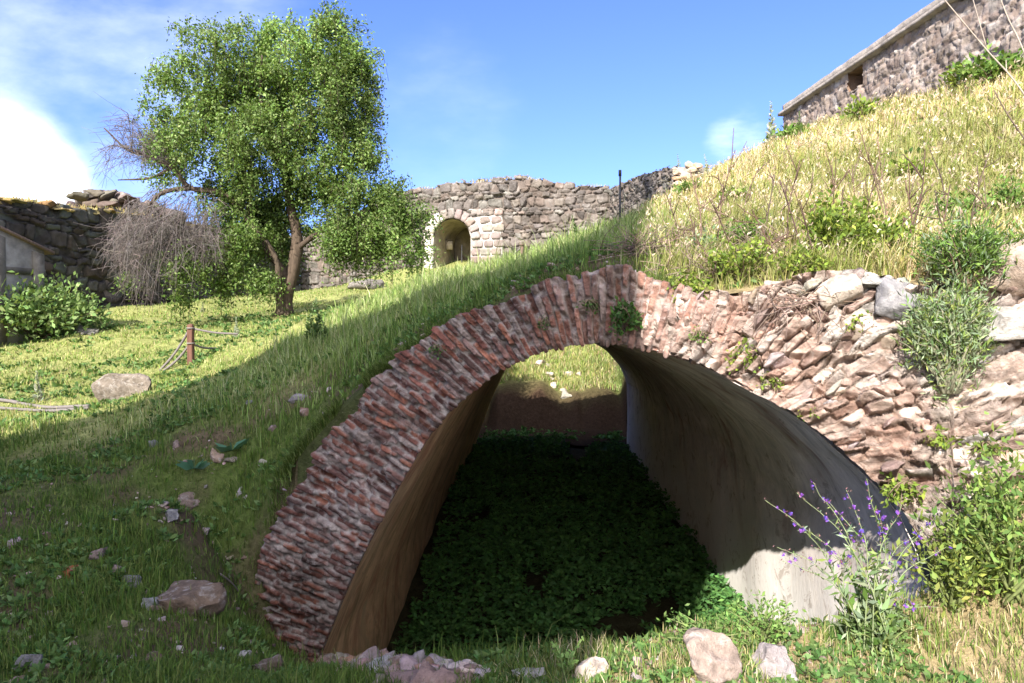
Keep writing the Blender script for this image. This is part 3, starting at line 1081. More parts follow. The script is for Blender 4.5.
# dressed quoins to the right of the arch, pale joints between them
h = 0.42
prism(mb, G0, G1, [(s1 + 0.02, 1.2), (sq - 0.03, 1.2), (sq - 0.03, zq), (sm + 0.9, zq + 0.3), (sm + 0.9, zsp + 0.75), (s1 + 0.02, zsp)], 0.1, 1, (0.52, 0.48, 0.43), 0.03)
zc = 1.4
while zc < zq + 0.2:
    x = s1 + 0.03
    while x < sq - 0.15:
        l = r.uniform(0.5, 0.72)
        if math.hypot(x + l / 2 - sm, max(0, zc - zsp)) > rad + 0.62 or zc < zsp:
            p2 = G0 + gt * (x + l / 2) + gn * 0.03
            stone(mb, BLOCKS[r.integers(14)], np.array([*p2, zc]), np.array([l / 2 - 0.03, h / 2 - 0.03, 0.08]), frame([*gt, 0], [*gn, 0]), vary((0.22, 0.175, 0.155), 1, 0.16, 0.04, r)[0])
        x += l
    zc += h
for i in range(11):
    a0, a1 = R(-4 + i * 188 / 11), R(-4 + (i + 1) * 188 / 11)
    a = (a0 + a1) / 2
    rr = rad + 0.29
    p2 = G0 + gt * (sm + rr * math.cos(a)) + gn * 0.05
    ax = np.array([*(gt * math.cos(a)), math.sin(a)])
    pale = a > R(112)
    stone(mb, BLOCKS[r.integers(14)], np.array([*p2, zsp + rr * math.sin(a)]), np.array([0.27, rr * (a1 - a0) / 2 * 0.93, 0.12]), frame(ax, [*gn, 0]),
          vary((0.58, 0.54, 0.47) if pale else (0.22, 0.18, 0.16), 1, 0.1, 0.03, r)[0])
zc = 1.3
while zc < zsp - 0.05:
    p2 = G0 + gt * (s0 - 0.26) + gn * 0.05
    stone(mb, BLOCKS[r.integers(14)], np.array([*p2, zc + 0.25]), np.array([0.26, 0.24, 0.12]), frame([*gt, 0], [*gn, 0]), vary((0.66, 0.62, 0.54), 1, 0.06, 0.02, r)[0])
    zc += 0.5
mb.build('gate_surround', M_WALL, gw)
mb = MB()
# passage lining of pale ashlar and a rear screen wall with a low doorway
nn = 26
aa = np.linspace(math.pi, 0, nn)
ring2 = [(s0 + 0.02, 1.0)] + [(sm + (rad - 0.02) * math.cos(a), zsp + (rad - 0.02) * math.sin(a)) for a in aa] + [(s1 - 0.02, 1.0)]
dpt = np.linspace(0.0, 3.3, 9)
Gd = np.array([[[*(G0 + gt * s_ - gn * d), z] for d in dpt] for s_, z in ring2])
mb.add(Gd, grid_faces(len(ring2), 9), None, (0.33, 0.275, 0.21))
mb.build('passage_lining', M_PLASTER, gw, True)
mb = MB()
prism(mb, G0, G1, [(s0 - 0.4, 1.0), (sm + 0.1, 1.0), (sm + 0.1, zsp - 0.5), (sm + 0.3, zsp - 0.2), (sm + 0.6, zsp - 0.1), (s1, zsp - 0.1), (s1, zsp + 1.2), (s0 - 0.4, zsp + 1.2)], 0.3, 1, (0.36, 0.30, 0.24), -3.4)
mb.build('rear_wall', M_PLASTER, gw)
mb = MB()
for i in range(7):
    p2 = G0 + gt * (sm - 0.35 + 0.06 * i) - gn * (2.6 - 0.16 * i)
    tube(mb, [[*p2, 2.4], [*p2, zsp - 0.15]], 0.025, None, 6, (0.05, 0.05, 0.05))
for zz in (2.9, 3.5, zsp - 0.2):
    pa, pb = G0 + gt * (sm - 0.37) - gn * 2.64, G0 + gt * (sm + 0.03) - gn * 1.6
    tube(mb, [[*pa, zz], [*pb, zz]], 0.025, None, 6, (0.05, 0.05, 0.05))
mb.build('iron_gate', M_IRON, gw)
lp = np.array([*(G0 + gt * (s0 + 0.17) - gn * 1.9), zsp - 0.15])
mb = MB()
V, Q = cube_surface(2)
mb.add(V * np.array([0.17, 0.13, 0.24]) + lp + np.array([0.05, 0, 0]), Q, None, (0.5, 0.42, 0.32))
mb.add(V * np.array([0.21, 0.17, 0.03]) + lp + np.array([0.05, 0, 0.29]), Q, None, (0.16, 0.13, 0.1))
mb.build('wall_lantern', M_PLASTER, gw)
# bushes of grass on the wall head are added with the plants

# --- right return wall, thin stones, broken end
RA, RB = W(611, 240, 35.2)[:2], W(676, 240, 24.5)[:2]
rl = np.linalg.norm(RB - RA)
rt = (RB - RA) / rl
za, zb2 = W(611, 188, 35.2)[2], W(676, 160, 24.5)[2]
rtop = lambda s_: np.interp(s_, [0, rl * 0.5, rl * 0.85, rl], [za, W(640, 175, 29.6)[2], zb2 + 0.05, zb2 - 0.15])
rw = empty('thin_stone_wall', (*((RA + RB) / 2), 3.5), 'grey thin-coursed stone wall climbing to the broken end on the skyline', 'wall')
mb = MB()
prism(mb, RA, RB, [(0, 2.0), (rl, 2.0)] + [(x, rtop(x) - 0.1) for x in np.linspace(rl, 0, 14)], 1.0, 1, (0.25, 0.215, 0.19), -0.06)
mb.build('wall_core', M_WALL, rw)
mb = MB()
r = np.random.default_rng(6)
cell_wall(mb, RA, RB, 2.6, rtop, (0.42, 0.15), GP * 1.05, 411, 0.03, None, 0.10)
mb.build('thin_courses', M_WALL, rw)
mb = MB()
for i in range(60):
    hgt = r.random()
    p2 = RB + rt * r.uniform(-0.1, 0.35) * (1.2 - hgt) + np.array([rt[1], -rt[0]]) * r.uniform(-1.0, 0.05)
    stone(mb, SLABS[r.integers(16)], np.array([*p2, zb2 - 0.1 - 2.6 * (1 - hgt)]), np.array([r.uniform(0.12, 0.3), r.uniform(0.1, 0.2), r.uniform(0.07, 0.14)]), rand_rot(r, 0.2),
          vary((0.38, 0.25, 0.17) if r.random() < 0.6 else (0.42, 0.36, 0.29), 1, 0.2, 0.05, r)[0])
mb.build('broken_end', M_WALL, rw)

# --- left dark wall
LA, LB = W(-170, 300, 17.5)[:2], W(300, 280, 38.6)[:2]
ll = np.linalg.norm(LB - LA)
lt = (LB - LA) / ll


def wall_s(P0, t_, px, py):
    d = pdir(px, py)
    n_ = np.array([t_[1], -t_[0]])
    k_ = (n_ @ P0) / (n_ @ d[:2])
    return (d[:2] * k_ - P0) @ t_, d[2] * k_


tl = np.array([wall_s(LA, lt, *p) for p in [(-160, 188), (0, 199), (30, 201), (60, 206), (85, 209), (130, 212), (180, 222), (240, 232), (298, 238)]])
ltop = lambda s_: np.interp(s_, tl[:, 0], tl[:, 1])
lw = empty('courtyard_wall', (*((LA + LB) / 2), 0.2), 'dark shaded block wall with grass on its head at the left of the courtyard', 'wall')
mb = MB()
prism(mb, LA, LB, [(0, -2.0), (ll, -2.0)] + [(x, ltop(x) - 0.05) for x in np.linspace(ll, 0, 40)], 2.0, 1, (0.07, 0.06, 0.055), -0.08)
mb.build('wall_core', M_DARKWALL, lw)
mb = MB()
r = np.random.default_rng(8)
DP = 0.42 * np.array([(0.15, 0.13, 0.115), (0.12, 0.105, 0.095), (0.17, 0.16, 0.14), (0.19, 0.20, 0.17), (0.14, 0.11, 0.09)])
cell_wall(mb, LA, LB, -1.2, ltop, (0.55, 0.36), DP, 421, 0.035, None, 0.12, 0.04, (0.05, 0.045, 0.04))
mb.build('block_courses', M_DARKWALL, lw)
ls = MB()
r = np.random.default_rng(9)
for i in range(420):
    s_ = r.uniform(0, ll)
    p2 = LA + lt * s_ - np.array([lt[1], -lt[0]]) * r.uniform(0.0, 1.8)
    stone(ls, SLABS[r.integers(16)], np.array([*p2, ltop(s_) + r.uniform(-0.1, 0.02)]), np.array([r.uniform(0.15, 0.4), r.uniform(0.15, 0.3), r.uniform(0.05, 0.12)]), rand_rot(r, 0.1), vary((0.30, 0.23, 0.10), 1, 0.2, 0.06, r)[0])
ls.build('dry_turf_capping', M_EARTH, lw)
# ruin heap standing higher behind the wall
hp = W(100, 205, 27.5)
mb = MB()
for i in range(150):
    q = r.normal(size=2) * np.array([1.0, 0.9])
    stone(mb, SLABS[r.integers(16)], hp + np.array([q[0], 1.2 + q[1], 0.55 * math.exp(-(q[0] / 1.4) ** 2) - r.uniform(0, 0.9)]), np.array([r.uniform(0.2, 0.45), r.uniform(0.2, 0.4), r.uniform(0.12, 0.25)]), rand_rot(r, 0.3),
          vary((0.13, 0.105, 0.09), 1, 0.25, 0.06, r)[0])
tag(mb.build('ruin_heap', M_WALL), 'brown heap of fallen stone rising above the shaded wall behind the bare branches', 'ruin')

# --- upper right rampart
U1 = np.array([10.45, 30.0])
ztp = W(778, 106, 30)[2]
d_ = pdir(935, 1)
U0 = d_[:2] * (ztp / d_[2])
U0 = U1 + (U0 - U1) * (19.0 / (30.0 - U0[1]))
ul = np.linalg.norm(U1 - U0)
ut = (U1 - U0) / ul
un = np.array([-ut[1], ut[0]])                  # faces left, towards the slope
rp = empty('rampart', (*((U0 + U1) / 2), 5.0), 'high brown rampart with a moulded coping at the top of the dry slope', 'rampart')
ztp = W(778, 106, 30)[2]
mb = MB()
UP = np.array([1.07, 1.0, 0.94]) * np.array([(0.255, 0.22, 0.195), (0.22, 0.19, 0.17), (0.29, 0.255, 0.23), (0.20, 0.165, 0.15), (0.255, 0.205, 0.175), (0.31, 0.29, 0.275)])
sh_, zh_ = wall_s(U1, -ut, 856, 65)
zh_ = min(zh_, ztp - 0.85)
cell_wall(mb, U1, U0, 4.6, lambda s_: s_ * 0 + ztp - 0.45, (0.30, 0.20), UP, 431, 0.04, lambda a_, z_: (np.abs(a_ - sh_) < 0.45) & (z_ > zh_ - 0.26) & (z_ < zh_ + 0.42), 0.05, 0.05, (0.25, 0.205, 0.185))
Cn = lambda a_, d_, z_: [*(U1 - ut * a_ - un * d_), z_]
for zc_, nm_ in ((zh_ - 0.34, 0), (zh_ + 0.40, 1)):
    mb.add([Cn(sh_ - 0.6, 0.0, zc_), Cn(sh_ + 0.6, 0.0, zc_), Cn(sh_ + 0.6, 1.2, zc_), Cn(sh_ - 0.6, 1.2, zc_)], [[0, 1, 2, 3]], None, (0.22, 0.16, 0.12))
for a_ in (sh_ - 0.58, sh_ + 0.58):
    mb.add([Cn(a_, 0.0, zh_ - 0.35), Cn(a_, 0.0, zh_ + 0.40), Cn(a_, 1.2, zh_ + 0.40), Cn(a_, 1.2, zh_ - 0.35)], [[0, 1, 2, 3]], None, (0.25, 0.16, 0.11))
mb.add([Cn(sh_ - 0.6, 1.2, zh_ - 0.35), Cn(sh_ + 0.6, 1.2, zh_ - 0.35), Cn(sh_ + 0.6, 1.2, zh_ + 0.40), Cn(sh_ - 0.6, 1.2, zh_ + 0.40)], [[0, 1, 2, 3]], None, (0.1, 0.08, 0.06))
endp = np.array([[*(U1 - un * a), z] for a in (-0.02, 3.0) for z in (3.0, ztp - 0.42)])
mb.add(endp, [[0, 1, 3, 2]], None, (0.25, 0.21, 0.185))
mb.build('rampart_face', M_RAMPART, rp)


def bar(mb, P0, P1, n_, a0, a1, z0, z1, c, seg=60, wob=0.015, sd_=1):
    """a long stone course from P0 to P1, reaching a0..a1 out along n_"""
    t_ = np.linspace(0, 1, seg)
    base = P0[None] + (P1 - P0)[None] * t_[:, None]
    L = []
    for a, z in ((a0, z0), (a1, z0), (a1, z1), (a0, z1)):
        q = base + n_ * a
        L.append(np.concatenate([q, np.full((seg, 1), z)], 1) + wob * np.stack([fbm(t_ * 40, z * 3 + a, k_, sd_ + k_, 3) for k_ in range(3)], 1))
    V = np.stack(L, 1)
    i, j = np.meshgrid(np.arange(seg - 1), np.arange(4), indexing='ij')
    Q = np.stack([i * 4 + j, i * 4 + (j + 1) % 4, (i + 1) * 4 + (j + 1) % 4, (i + 1) * 4 + j], -1).reshape(-1, 4)
    Q = np.concatenate([Q, [[0, 3, 2, 1]], [[(seg - 1) * 4 + k_ for k_ in range(4)]]])
    mb.add(V.reshape(-1, 3), Q, None, c)


mb = MB()
bar(mb, U0, U1 + ut * 0.1, un, -3.0, 0.22, ztp - 0.42, ztp - 0.30, (0.27, 0.235, 0.205), 160, 0.01)
mb.build('string_course', M_RAMPART, rp)
mb = MB()
bar(mb, U0, U1, un, -3.0, 0.06, ztp - 0.298, ztp, (0.27, 0.235, 0.205), 160, 0.015, 5)
mb.build('coping', M_RAMPART, rp)

# --- small plastered outbuilding, far left
OB = W(45, 300, 19.6)
OA = OB - np.array([*(lt * 4.6), 0])
ol = np.linalg.norm((OB - OA)[:2])
ot = (OB - OA)[:2] / ol
ob = empty('outbuilding', (*((OA + OB) / 2)[:2], -0.4), 'low plastered outbuilding with a tiled eave against the shaded wall', 'outbuilding')
zB = W(45, 251, 19.6)[2]
sA, zA = wall_s(OA[:2], ot, 0, 230)
slope = (zB - zA) / (ol - sA)
eave = lambda s_: zB + slope * (s_ - ol)
mb = MB()
prism(mb, OA[:2], OB[:2], [(0, -2), (ol, -2), (ol, eave(ol)), (0, eave(0))], 1.6, 1, (0.36, 0.33, 0.28), 0)
mb.build('plaster_wall', M_PLASTER, ob)
mb = MB()
PD = [(0.02, 0.28, -1.6), (0.0, 0, 0)]
for sc in (ol - 0.22, ol - 1.35, ol - 2.5, ol - 3.7):
    prism(mb, OA[:2], OB[:2], [(sc - 0.16, -2), (sc + 0.16, -2), (sc + 0.16, eave(sc + 0.16) - 0.16), (sc - 0.16, eave(sc - 0.16) - 0.16)], 0.08, 1, (0.17, 0.15, 0.12), 0.06)
zm = W(30, 272, 19.3)[2]
prism(mb, OA[:2], OB[:2], [(0, zm - 0.09), (ol, zm - 0.09), (ol, zm + 0.09), (0, zm + 0.09)], 0.09, 1, (0.16, 0.14, 0.115), 0.045)
mb.build('pilasters', M_PLASTER, ob)
mb = MB()
prism(mb, OA[:2], OB[:2], [(-0.1, eave(-0.1)), (ol + 0.25, eave(ol + 0.25)), (ol + 0.25, eave(ol + 0.25) + 0.09), (-0.1, eave(-0.1) + 0.09)], 1.8, 1, (0.24, 0.16, 0.12), 0.10)
mb.build('tile_roof', M_TILE, ob)
mb = MB()
r = np.random.default_rng(31)
masonry(mb, OA[:2], OB[:2], zB + 0.28, lambda s_: eave(s_) - 0.08, 1, (0.1, 0.18), (0.15, 0.4), DP * 1.3, r, 0.05, lambda s_, z: z < W(20, 251, 19)[2], 0.1, 0.02)
if mb.n:
    mb.build('gable_rubble', M_DARKWALL, ob)

# ------------------------------------------------------------------ inside the vault: fill and ground cover
def fill_z(x, y):
    return -4.12 - 1.15 * sstep(1.0, -2.2, x) * sstep(18, 8, y) + 0.06 * fbm(x * 1.2, y * 1.2, 0, 43, 3)


mb = MB()
ax_, ay_ = np.linspace(-2.5, 3.3, 50), np.linspace(4.3, 26.2, 160)
AX, AY = np.meshgrid(ax_, ay_, indexing='ij')
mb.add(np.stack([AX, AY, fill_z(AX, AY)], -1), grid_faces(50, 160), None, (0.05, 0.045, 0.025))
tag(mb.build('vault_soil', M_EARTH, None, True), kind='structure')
r = np.random.default_rng(51)
n = 11500
y = np.exp(r.uniform(math.log(4.9), math.log(26), n))
x = r.uniform(-2.15, 2.95, n)
kp = vnoise(x * 0.8, y * 0.8, 0, 8) + 0.5 * vnoise(x * 2.5, y * 2.5, 0, 9) > -0.75 + 0.45 * sstep(10, 22, y)
x, y = x[kp], y[kp]
n = len(x)
hh = r.uniform(0.08, 0.36, n) * (0.8 + 0.5 * vnoise(x * 0.9, y * 0.9, 0, 3))
mb = MB()
top = np.stack([x, y, fill_z(x, y) + hh], 1)
for k in range(11):
    a = k * 2.4 + r.uniform(0, 6.28, n)
    el = r.uniform(-0.15, 0.75, n) if k < 7 else r.uniform(-0.5, 0.3, n)
    D = np.stack([np.cos(a) * np.cos(el), np.sin(a) * np.cos(el), np.sin(el)], 1)
    q = top - np.array([0, 0, 1]) * (r.uniform(0, 0.03, n) if k < 7 else r.uniform(0.05, 0.16, n))[:, None]
    sz = (0.055 + 0.003 * y) * r.uniform(0.7, 1.4, n)
    leaves(mb, q, D, sz, sz * 0.48, pick([(0.085, 0.19, 0.055), (0.07, 0.165, 0.055), (0.10, 0.22, 0.06)], n, r, 0.2), r)
tag(mb.build('ground_cover', M_WEED), kind='stuff')

# ------------------------------------------------------------------ grass
r = np.random.default_rng(61)


def zones(x, y):
    right = sstep(0.5, 1.9, x - (y - 6) * 0.13) * (y > y_face(np.clip(x, -9, 9)))
    court = sstep(8.5, 11.0, y) * (1 - sstep(-2.2, 0.3, x - (y - 10) * 0.02)) * (1 - sstep(-0.5, 0.5, (x + 4.2) + (14 - y) * 0.25))
    lip = sstep(-0.7, 0.5, x) * (y < y_face(np.clip(x, -9, 9)))
    return right, court, lip


def scatter(n, d0, d1, a0, a1):
    D = np.exp(r.uniform(math.log(d0), math.log(d1), n))
    a = np.radians(r.uniform(a0, a1, n))
    x, y = D * np.sin(a), D * np.cos(a)
    yf = y_face(np.clip(x, -9, 9))
    edge = np.interp(x, [-2.35, -1.2, 0, 2, 2.95], [5.15, 4.6, 4.25, 4.4, 4.55])
    trn = (np.abs(x - 0.45) < 3.4) & (y > 22.3) & (y < 27.3)
    pit = (x > -2.32) & (x < 3.0) & (y > edge + 0.05) & (y < yf + 0.15)
    gap = (x > -2.4) & (x < 5.2) & (np.abs(y - yf - 0.1) < 0.16)
    wall = (x > 2.9) & (y > yf - 0.35) & (y < yf + 0.2)
    k = ~(pit | gap | wall | trn)
    # not inside walls
    for P0, P1, th0, th1 in ((LA, LB, -2.2, 0.15), (G0, G1, -3.6, 0.15), (OA[:2], OB[:2], -1.8, 0.1)):
        t_ = (P1 - P0) / np.linalg.norm(P1 - P0)
        nn_ = np.array([t_[1], -t_[0]])
        al, dn = (x - P0[0]) * t_[0] + (y - P0[1]) * t_[1], (x - P0[0]) * nn_[0] + (y - P0[1]) * nn_[1]
        k &= ~((al > -0.3) & (al < np.linalg.norm(P1 - P0) + 0.3) & (dn > th0) & (dn < th1))
    return x[k], y[k], D[k]


GREEN = [(0.09, 0.15, 0.03), (0.12, 0.18, 0.04), (0.07, 0.12, 0.03), (0.16, 0.20, 0.06)]
STRAW = [(0.58, 0.48, 0.28), (0.48, 0.40, 0.20), (0.62, 0.54, 0.38), (0.42, 0.38, 0.15), (0.50, 0.37, 0.28), (0.30, 0.32, 0.09), (0.19, 0.25, 0.06)]
CREST = [(0.20, 0.28, 0.08), (0.28, 0.34, 0.12), (0.37, 0.39, 0.20), (0.14, 0.21, 0.055)]
LAWN = [(0.21, 0.28, 0.075), (0.27, 0.30, 0.10), (0.15, 0.225, 0.055), (0.36, 0.34, 0.16)]
LIPC = [(0.20, 0.25, 0.07), (0.33, 0.29, 0.14), (0.13, 0.20, 0.045), (0.17, 0.24, 0.06), (0.45, 0.38, 0.25)]

x, y, D = scatter(520000, 2.6, 42, -47, 45)
zr, zc, zl = zones(x, y)
n1 = fbm(x * 0.9, y * 0.9, 0, 21, 4)
n2 = fbm(x * 2.6, y * 2.6, 0, 22, 3)
soilish = sstep(0.25, -0.25, n1 + 0.35 * n2)
near = sstep(9.5, 6.5, y + 0.35 * x)                        # the trampled, stony foot of the left slope
dens = 1 - 0.42 * soilish * near
dens = np.where(zr > 0.5, 0.55 + 0.45 * sstep(-0.4, 0.3, n2), dens)
dens = np.where(zl > 0.5, 0.30 + 0.4 * sstep(0, 0.5, n2), dens)
keep = r.random(len(x)) < dens
x, y, D, zr, zc, zl, n1, n2, near = [a[keep] for a in (x, y, D, zr, zc, zl, n1, n2, near)]
z = H(x, y) - 0.01
n = len(x)
u = r.random(n)
kind = np.where(u < zr, 3, np.where(u < zc + zr, 2, np.where(u < zl, 4, np.where(r.random(n) < near, 0, 1))))
h = np.choose(kind, [r.uniform(0.03, 0.13, n), r.uniform(0.08, 0.28, n), r.uniform(0.03, 0.11, n), r.uniform(0.08, 0.38, n), r.uniform(0.02, 0.12, n)])
h = h * (1 + 0.45 * np.clip(n2, -1, 1)) * (1 + 0.25 * n1)
tall = r.random(n) < 0.05
h = np.where(tall & (kind < 2), h * 1.9, h)
w = (0.0022 + 0.0010 * D) * r.uniform(0.7, 1.4, n)
c = np.zeros((n, 3))
for k, pal, p in ((0, GREEN, None), (1, CREST, None), (2, LAWN, None), (3, STRAW, [.14, .15, .10, .16, .13, .17, .15]), (4, LIPC, None)):
    m_ = kind == k
    c[m_] = pick(pal, m_.sum(), r, 0.2, p)
gr = sstep(-0.05, 0.4, fbm(x * 0.6, y * 0.6, 0, 88, 3)) * (kind == 3) * 0.6
c = c * (1 - gr[:, None]) + gr[:, None] * np.array([0.17, 0.21, 0.05])
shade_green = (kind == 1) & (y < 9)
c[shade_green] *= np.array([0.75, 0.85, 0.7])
P = np.stack([x, y, z], 1)
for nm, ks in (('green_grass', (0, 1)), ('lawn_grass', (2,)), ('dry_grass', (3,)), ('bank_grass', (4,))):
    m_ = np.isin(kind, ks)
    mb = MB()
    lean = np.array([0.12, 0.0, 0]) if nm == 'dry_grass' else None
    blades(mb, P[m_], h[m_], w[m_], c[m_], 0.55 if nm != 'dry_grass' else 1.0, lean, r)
    if nm == 'dry_grass':                                   # pale seed heads on some of the stems
        k = np.nonzero(m_)[0]
        k = k[r.random(len(k)) < 0.035]
        for j in range(4):
            q = P[k] + np.stack([r.normal(size=len(k)) * 0.05 * h[k] + 0.1 * h[k], r.normal(size=len(k)) * 0.05 * h[k], h[k] * (1.06 - 0.05 * j)], 1)
            sz = (0.02 + 0.0028 * D[k]) * r.uniform(0.7, 1.4, len(k))
            leaves(mb, q, r.normal(size=(len(k), 3)) * 0.6 + np.array([0.3, 0, 0.9]), sz, sz * 0.4, pick([(0.52, 0.43, 0.31), (0.46, 0.35, 0.27), (0.56, 0.49, 0.35)], len(k), r), r)
    tag(mb.build(nm, M_GRASS), kind='stuff')

# tufts hanging over the outer edge of the arch
xe = np.concatenate([r.uniform(-2.9, 1.2, 5200), r.uniform(-2.7, -0.9, 7000)])
ye = y_face(xe) + 0.13 + np.abs(r.normal(size=len(xe))) * 0.09
k = vnoise(xe * 3, 0, 0, 12) > -0.45
xe, ye = xe[k], ye[k]
mb = MB()
blades(mb, np.stack([xe, ye, H(xe, ye)], 1), r.uniform(0.05, 0.2, len(xe)), r.uniform(0.006, 0.011, len(xe)), pick(GREEN + CREST[:2], len(xe), r) * 0.8, 0.7, np.array([-0.1, -0.35, -0.1]), r)
tag(mb.build('rim_grass', M_GRASS), kind='stuff')

# grass and weeds growing on the far bank seen through the vault
x, y = r.uniform(-2.2, 3.1, 9000), r.uniform(27.3, 33, 9000)
mb = MB()
blades(mb, np.stack([x, y, H(x, y)], 1), r.uniform(0.08, 0.3, 9000), r.uniform(0.02, 0.04, 9000), pick([(0.25, 0.28, 0.08), (0.34, 0.31, 0.13), (0.15, 0.2, 0.05), (0.4, 0.33, 0.2)], 9000, r), 0.6, None, r)
tag(mb.build('far_bank_grass', M_GRASS), kind='stuff')

# small broad-leaved weeds among the grass
x, y, D = scatter(20000, 3.0, 26, -46, 42)
zr, zc, zl = zones(x, y)
k = (r.random(len(x)) < 0.35 + 0.65 * (zr < 0.3)) & (vnoise(x * 1.1, y * 1.1, 0, 5) > -0.15)
x, y, D = x[k], y[k], D[k]
n = len(x)
B = np.stack([x, y, H(x, y) + 0.015], 1)
mb = MB()
for k in range(6):
    a = r.uniform(0, 6.28, n)
    el = r.uniform(0.1, 0.9, n)
    sz = (0.03 + 0.004 * D) * r.uniform(0.6, 1.5, n)
    leaves(mb, B, np.stack([np.cos(a) * np.cos(el), np.sin(a) * np.cos(el), np.sin(el)], 1), sz, sz * 0.5, pick([(0.07, 0.14, 0.04), (0.10, 0.17, 0.05), (0.13, 0.20, 0.07)], n, r), r)
tag(mb.build('low_weeds', M_WEED), kind='stuff')
# pale litter and gravel on the trampled slope
mb = MB()
x, y, D = scatter(2600, 3.0, 9.5, -46, 25)
for i in range(len(x)):
    if fbm(x[i] * 0.9, y[i] * 0.9, 0, 21, 4) > 0.15:
        continue
    s_ = abs(r.normal()) * 0.014 + 0.006
    stone(mb, SLABS[r.integers(16)], np.array([x[i], y[i], H(x[i], y[i]) + s_ * 0.2]), np.array([s_, s_ * 0.8, s_ * 0.55]), rand_rot(r, 0.4), vary([(0.30, 0.22, 0.19), (0.2, 0.14, 0.11), (0.40, 0.34, 0.31)][r.integers(3)], 1, 0.2, 0.06, r)[0])
tag(mb.build('gravel', M_ROCK), kind='stuff')


# ------------------------------------------------------------------ plants as things
def px_m(P, npx):
    return npx * np.linalg.norm(P) / F


def shrub(name, base, rx, rz, nleaf, ls, pal, label, cat='shrub', group=None, droop=0.0, stems=14, stemc=(0.16, 0.12, 0.08), seed=0, hang=False, ry=None, aspect=0.5, spiky=0.0):
    """bush: woody stems from one base, sprays of leaves around the stem ends"""
    r = np.random.default_rng(1000 + seed)
    ry = ry or rx
    t = empty(name, base, label, cat, group)
    sm_, lm = MB(), MB()
    per = max(4, nleaf // stems)
    for i in range(stems):
        a = r.uniform(0, 6.28)
        q = math.sqrt(r.random())
        tip = base + np.array([math.cos(a) * rx * q, math.sin(a) * ry * q, (rz * r.uniform(0.55, 1.0) * math.sqrt(max(0.06, 1 - 0.75 * q * q))) * (-1 if hang else 1)])
        mid = base + (tip - base) * 0.5 + np.array([r.normal() * 0.1 * rx, r.normal() * 0.1 * rx, 0.12 * rz])
        C = curve_pts([base + np.array([r.normal() * 0.08 * rx, r.normal() * 0.08 * ry, 0]), mid, tip], 8)
        tube(sm_, C, 0.006 * (1 + rz), 0.002, 5, stemc)
        u = r.beta(2.2, 1.1, per)
        f = u * 7
        k = np.minimum(f.astype(int), 6)
        P = C[k] + (C[k + 1] - C[k]) * (f - k)[:, None] + r.normal(size=(per, 3)) * np.array([rx, ry, rz]) * (0.13 - 0.09 * spiky)
        Dr = r.normal(size=(per, 3)) * 0.8 + (tip - base) / (np.linalg.norm(tip - base) + 1e-6) * (0.5 + spiky) + np.array([0, 0, 0.35 - droop])
        sz = ls * r.uniform(0.6, 1.35, per)
        leaves(lm, P, Dr, sz, sz * aspect, pick(pal, per, r, 0.22), r)
    sm_.build('stems', M_TWIG, t)
    lm.build('foliage', M_LEAF, t)
    return t


YG = [(0.17, 0.24, 0.04), (0.22, 0.28, 0.05), (0.13, 0.19, 0.04)]
MG = [(0.12, 0.21, 0.045), (0.16, 0.25, 0.06), (0.10, 0.17, 0.04)]
GG = [(0.22, 0.28, 0.17), (0.27, 0.33, 0.21), (0.17, 0.24, 0.11), (0.24, 0.30, 0.09)]
DG = [(0.06, 0.13, 0.03), (0.08, 0.16, 0.035), (0.05, 0.10, 0.03)]

# left bush
b = hit(40, 341)
shrub('leafy_bush', b, px_m(b, 48), px_m(b, 50), 5200, 0.17, [(0.17, 0.26, 0.09), (0.23, 0.31, 0.12), (0.12, 0.19, 0.06)], 'round green leafy bush in front of the plastered outbuilding', 'bush', None, 0.0, 60, seed=1)
# plants on the dry slope and on the rubble face
on_slope = [  # px, py of base, half width px, height px, leaves, leaf m, palette, label
    ('green_shrub', 828, 268, 36, 62, 2200, 0.05, YG, 'yellow-green shrub standing tall above the middle of the rubble wall'),
    ('green_shrub', 742, 282, 34, 40, 1300, 0.045, YG, 'low yellow-green shrub on the bank just right of the shadow edge'),
    ('green_shrub', 882, 262, 30, 38, 1200, 0.045, YG, 'bright green shrub directly behind the grey block'),
    ('green_shrub', 985, 86, 26, 26, 500, 0.16, MG, 'dark green shrub at the foot of the rampart near the picture edge'),
    ('green_shrub', 962, 90, 14, 22, 260, 0.16, YG, 'small pale shrub at the rampart foot left of the dark green one'),
    ('green_shrub', 862, 120, 16, 18, 240, 0.18, YG, 'yellow-green shrub under the rampart drain hole'),
    ('green_shrub', 792, 140, 18, 12, 240, 0.2, MG, 'dark low shrub at the far foot of the rampart'),
    ('green_shrub', 688, 196, 12, 14, 160, 0.12, MG, 'green shrub at the foot of the broken skyline wall'),
    ('green_shrub', 745, 250, 24, 30, 700, 0.05, MG, 'green weed clump with a yellow bloom low on the dry slope'),
    ('green_shrub', 700, 262, 20, 30, 500, 0.045, GG, 'dull grey-green shrub at the top of the arch'),
    ('green_shrub', 800, 282, 26, 34, 800, 0.045, YG, 'yellow-green shrub on the rim between the two larger ones'),
    ('green_shrub', 855, 240, 30, 34, 800, 0.055, YG, 'pale green shrub in dry grass above the tallest shrub'),
    ('green_shrub', 940, 238, 30, 36, 800, 0.055, MG, 'mid green shrub in dry grass left of the picture edge'),
    ('green_shrub', 910, 180, 24, 18, 400, 0.09, YG, 'low yellow-green patch high on the dry slope'),
    ('green_shrub', 1000, 225, 30, 40, 800, 0.05, MG, 'green shrub in dry grass at the right picture edge'),
    ('green_shrub', 735, 205, 20, 16, 300, 0.09, YG, 'low green patch on the slope right of the shadow tip'),
]
